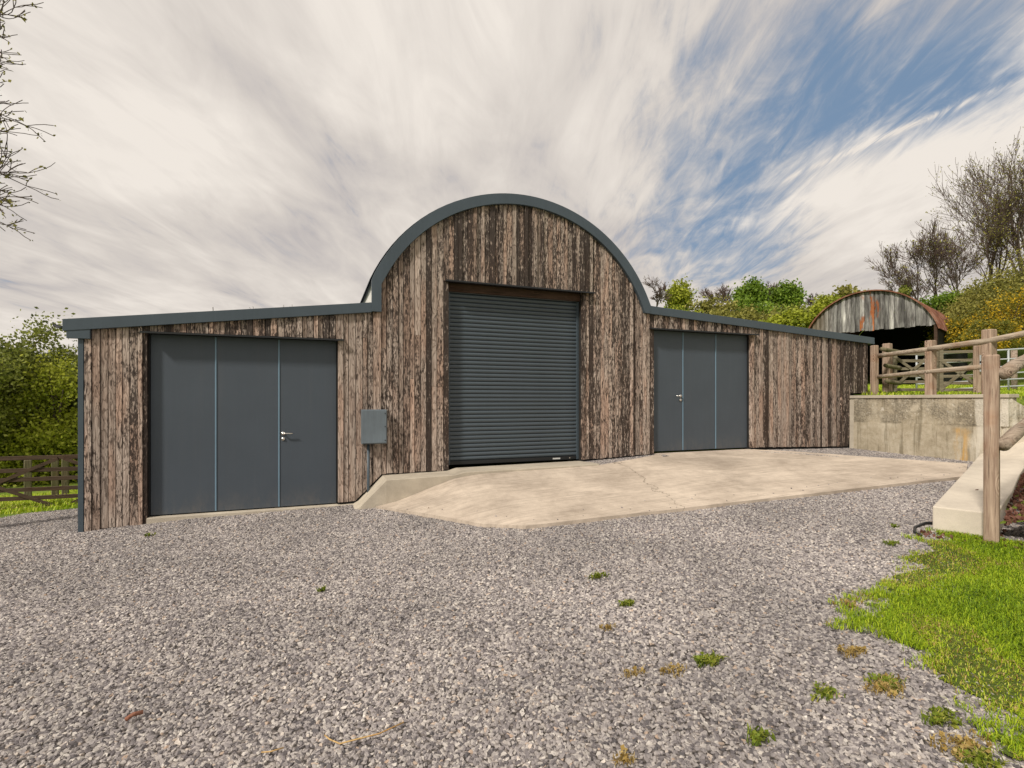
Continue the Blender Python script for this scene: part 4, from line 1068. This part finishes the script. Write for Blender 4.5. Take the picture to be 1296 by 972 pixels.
# lawn edge measured on the ground (metres, in the barn's axes)
lawn = [(8.46, -4.48), (7.77, -4.77), (7.0, -5.07), (6.44, -5.2), (6.04, -5.39), (5.91, -5.59), (5.98, -5.74), (5.82, -5.94), (5.82, -6.08), (5.76, -6.18), (5.75, -6.27), (5.61, -6.3), (5.41, -6.33), (5.37, -6.42), (5.36, -6.49), (5.29, -6.62), (5.76, -6.82), (10.4, -5.49), (9.65, -4.85)]
def lawn_pts(n, pad, seed):
    R_ = random.Random(seed); out = []; xs_ = [p[0] for p in lawn]; ys_ = [p[1] for p in lawn]
    while len(out) < n:
        x, y = R_.uniform(min(xs_)-.2, max(xs_)+.2), R_.uniform(min(ys_)-.2, max(ys_)+.2)
        nx = x+.24*noise.noise(Vector((x*4, y*4, 1)))+.10*noise.noise(Vector((x*14, y*14, 2)))+R_.gauss(0, .035); ny = y+.24*noise.noise(Vector((x*4, y*4, 7)))+.10*noise.noise(Vector((x*14, y*14, 9)))+R_.gauss(0, .035)
        if not inpoly(nx, ny, lawn): continue
        k = noise.noise(Vector((x*1.7, y*1.7, 4)))
        if k < -.22 and R_.random() < .65: continue
        a, b = bank(x, y)
        if a > .02 and b > -.5: 
            continue
        out.append((x, y, G(x, y)+.012, k))
    return out
lp = lawn_pts(62000, 0, 3); V, F = blades([p[:3] for p in lp], .030*np.array([1+.9*p[3] for p in lp]), .0042, 4, 1.1)
kt = np.array([p[3] for p in lp]); t_ = np.clip(.42-.35*kt+NR.uniform(-.32, .42, len(lp)), 0, 1); t_ = np.concatenate([t_, t_])
tag(raw('lawn_grass', V, F, M['grass'], tint=t_), 'short bright green grass at the right foreground', kind='stuff')
lg = [(x, y, z, k) for x, y, z, k in lp if k < -.05][::3][:3600]
V, F = blades([p[:3] for p in lg], .030, .005, 14, 1.2); tag(raw('dry_grass', V, F, M['drygrass'], tint=NR.uniform(0, 1, 2*len(lg))), 'dry yellow stems among the lawn grass', kind='stuff')
lu = np.arange(5.0, 10.6, .07); lv_ = np.arange(-7.2, -4.3, .07)
def lawn_keep(x, y):
    nx = x+.24*noise.noise(Vector((x*4, y*4, 1))); ny = y+.24*noise.noise(Vector((x*4, y*4, 7))); a, b = bank(x, y)
    return inpoly(nx-.06, ny, lawn) and inpoly(nx, ny+.06, lawn) and inpoly(nx-.07, ny-.07, lawn) and not (a > .02 and b > -.5)
tag(grid(lu, lv_, lambda u, v: G(u, v)+.014+.006*noise.noise(Vector((u*7, v*7, 0))), 'lawn_soil', M['soil'], lawn_keep), kind='structure', label='green soil under the lawn grass')
# terrace and far-left grass
tp = []
R_ = random.Random(8)
while len(tp) < 42000:
    X, Y = R_.uniform(6, 22), R_.uniform(7.5, 24); x, y = W(X, Y)
    if x < 13.85 or (x < 14.5 and y > .1) or y < -7: continue
    if R_.random() > 120/(Y*Y): continue
    tp.append((x, y, terrace_z(x, y)))
V, F = blades(tp, .085, .016, 6, .8); tag(raw('terrace_grass', V, F, M['grass'], tint=NR.uniform(.2, 1, 2*len(tp))), 'rough green grass on the terrace', kind='stuff')
gp = []
while len(gp) < 26000:
    X, Y = R_.uniform(-17, -5.5), R_.uniform(7.5, 15); x, y = W(X, Y)
    if x > -.1 or (gravel_keep(x, y) and y < 3.5+.2*(x+2)): continue
    gp.append((x, y, max(hill(x, y), -9)))
V, F = blades(gp, .10, .018, 7, .8); tag(raw('meadow_grass', V, F, M['grass'], tint=NR.uniform(.3, 1, 2*len(gp))), 'bright meadow grass around the brown gate', kind='stuff')

# mulch right of the low wall
mu = []
for _ in range(5200):
    a = R_.uniform(-.35, 5.0); b = R_.uniform(.0, 1.3) if a > 0 else R_.uniform(-.55, 1.2)
    x = 8.73+LWD.x*a+LWD.y*b; y = -4.85+LWD.y*a-LWD.x*b
    mu.append((x, y, (terrace_z(x, y) if b > .05 and a > 0 else G(x, y))+R_.uniform(.0, .03)))
V, F, t = leaves([Vector(p) for p in mu], 7500, .032, .006, 5, .3, 1.3); tag(raw('leaf_mulch', V, F, M['chip'], tint=t), 'reddish brown fallen leaves and chippings beside the low wall', kind='stuff')
mp_ = [(8.62, -4.98), (8.75, -4.84), (13.2, -2.98), (13.9, -4.4), (9.3, -6.3)]
rr_ = bpy.data.objects

# flat stone beside the post
fs = MB(); pts = [(math.cos(t)*(.17+.03*math.sin(3*t)), math.sin(t)*(.11+.02*math.cos(2*t))) for t in np.linspace(0, 2*math.pi, 11)[:-1]]
fx, fy = W(4.86, 4.66)
fs.loft([[(x*s, y*s, z) for x, y in pts] for s, z in ((1, -.05), (1.02, .03), (.93, .055))])
o = tag(fs.build('flat_stone', M['plinth'], bevel=.006), 'pale flat stone lying on the mulch beside the near fence post', 'stone'); o.location = (fx, fy, G(fx, fy)+.10); o.rotation_euler = (.05, -.08, .3)
# black hose end
hs = [W(*p) for p in ((4.62, 5.30), (4.35, 5.32), (4.16, 5.22), (4.02, 5.05), (3.98, 4.92))]
tag(MB().tube([(x, y, G(x, y)+.02+.008*math.sin(i*2)) for i, (x, y) in enumerate(hs)], .014, 8).build('black_hose', M['plastic'], None, True), 'short black hose curling out from the foot of the low wall onto the gravel', 'hose')
lx, ly = W(5.42, 5.90)
o = tag(raw('dead_leaf', [(-.035, 0, 0), (-.01, -.014, .008), (.03, -.006, .004), (.04, .004, .01), (.005, .016, .004)], [(0, 1, 2, 3, 4)], M['chip'], tint=[.5]), 'small brown dead leaf lying on top of the low wall', 'leaf'); o.location = (lx, ly, .445)
# straw and stick on the gravel
def gpt(px_, py_):
    """yard point seen under a measured bearing and drop"""
    z = -.1
    for _ in range(6):
        Y = 640*(CAM[2]-z)/(py_-507); x, y = W((px_-648)/640*Y, Y); z = G(x, y)
    return x, y, z
def strand(name, pts, r, mat, label, cat):
    q = [Vector(gpt(*p))+Vector((0, 0, .028+.006*(i % 2))) for i, p in enumerate(pts)]
    tag(MB().tube(q, r, 6).build(name, M[mat], None, True), label, cat)
M['straw'] = m_wood('dry_straw', (.42, .27, .10), (.60, .42, .20))
M['stick'] = m_wood('red_brown_stick', (.22, .10, .065), (.36, .18, .12))
strand('straw', [(411, 938), (417, 945), (430, 949), (455, 944), (480, 936), (511, 923)], .0035, 'straw', 'long curved pale straw lying on the foreground gravel', 'straw')
strand('straw', [(331, 960), (342, 961), (359, 954)], .003, 'straw', 'short crooked straw at the bottom edge, left of the long one', 'straw')
strand('stick', [(159, 918), (168, 913), (181, 908)], .010, 'stick', 'short reddish brown stick on the gravel at the lower left', 'stick')

# weeds rooted in the gravel
def weed(px_, py_, size, nb, leaf, label, seed, flat=.7, h=.04):
    size *= 1.05; nb = int(nb*.6); x, y, z = gpt(px_, py_); r = random.Random(seed); pts = []
    for _ in range(nb):
        a = r.uniform(0, 6.283); q = r.random()**.9*size; k_ = .55+.45*abs(math.sin(a*1.5+seed)); pts.append((q*math.cos(a)*1.35*k_, q*math.sin(a)*.8*k_, .004))
    V, F = blades(pts, h, .008 if leaf != 'drygrass' else .005, seed, 1.1)
    e = tag(empty('weed', (x, y, z)), label, 'weed', 'weeds in the gravel')
    raw('blades', V, F, M[leaf], e, tint=np.random.RandomState(seed).uniform(0, 1, len(F)))
    V, F, t = leaves([Vector((p[0], p[1], .03)) for p in pts[::4]], nb//2, .018, .006, seed, .3, 1.2); raw('leaf_rosette', V, F, M['weed' if leaf == 'weed' else leaf], e, tint=t)
W_ = [(755, 732, .07, 150, 'weed', 'low green weed in the middle of the gravel, farthest of the two round tufts'), (794, 767, .05, 140, 'weed', 'small bright green tuft below and right of the farthest middle weed'),
      (770, 798, .045, 60, 'drygrass', 'small yellowish tuft left under the bright tuft'), (896, 840, .075, 240, 'weed', 'bright green bushy weed in the centre right gravel'), (803, 856, .06, 50, 'drygrass', 'sparse ochre sprig left of the bushy green weed'),
      (853, 853, .07, 90, 'drygrass', 'ochre moss patch just left of the bushy green weed'), (1078, 829, .07, 160, 'drygrass', 'round orange brown moss tuft near the lawn edge'), (1046, 882, .08, 110, 'weed', 'ochre and green sprig below the orange tuft'),
      (1122, 874, .11, 330, 'drygrass', 'large yellow grass tuft between the gravel and lawn'), (1122, 868, .10, 160, 'weed', 'green grass growing through the large yellow tuft'), (961, 937, .06, 120, 'weed', 'spreading weed with a straw stem near the bottom edge'),
      (1190, 913, .08, 200, 'weed', 'green tuft at the lower right, below the lawn tongue'), (1222, 950, .12, 300, 'drygrass', 'yellow grass clump at the lower right edge'),
      (1240, 968, .10, 260, 'weed', 'green clump at the bottom edge under the yellow clump'), (407, 749, .025, 40, 'weed', 'tiny yellow green weed alone in the left half of the gravel'), (188, 679, .04, 60, 'weed', 'tiny weed at the foot of the left door'),
      (1133, 668, .04, 60, 'weed', 'tiny yellow flowered weed near the black hose'), (790, 966, .05, 70, 'drygrass', 'yellow moss tuft at the bottom edge, centre right'), (1075, 768, .09, 120, 'drygrass', 'tan moss fringe at the left point of the lawn'),
      (1128, 690, .07, 130, 'weed', 'flat green weed beside the end of the black hose')]
for k, a in enumerate(W_): weed(*a, 200+k)
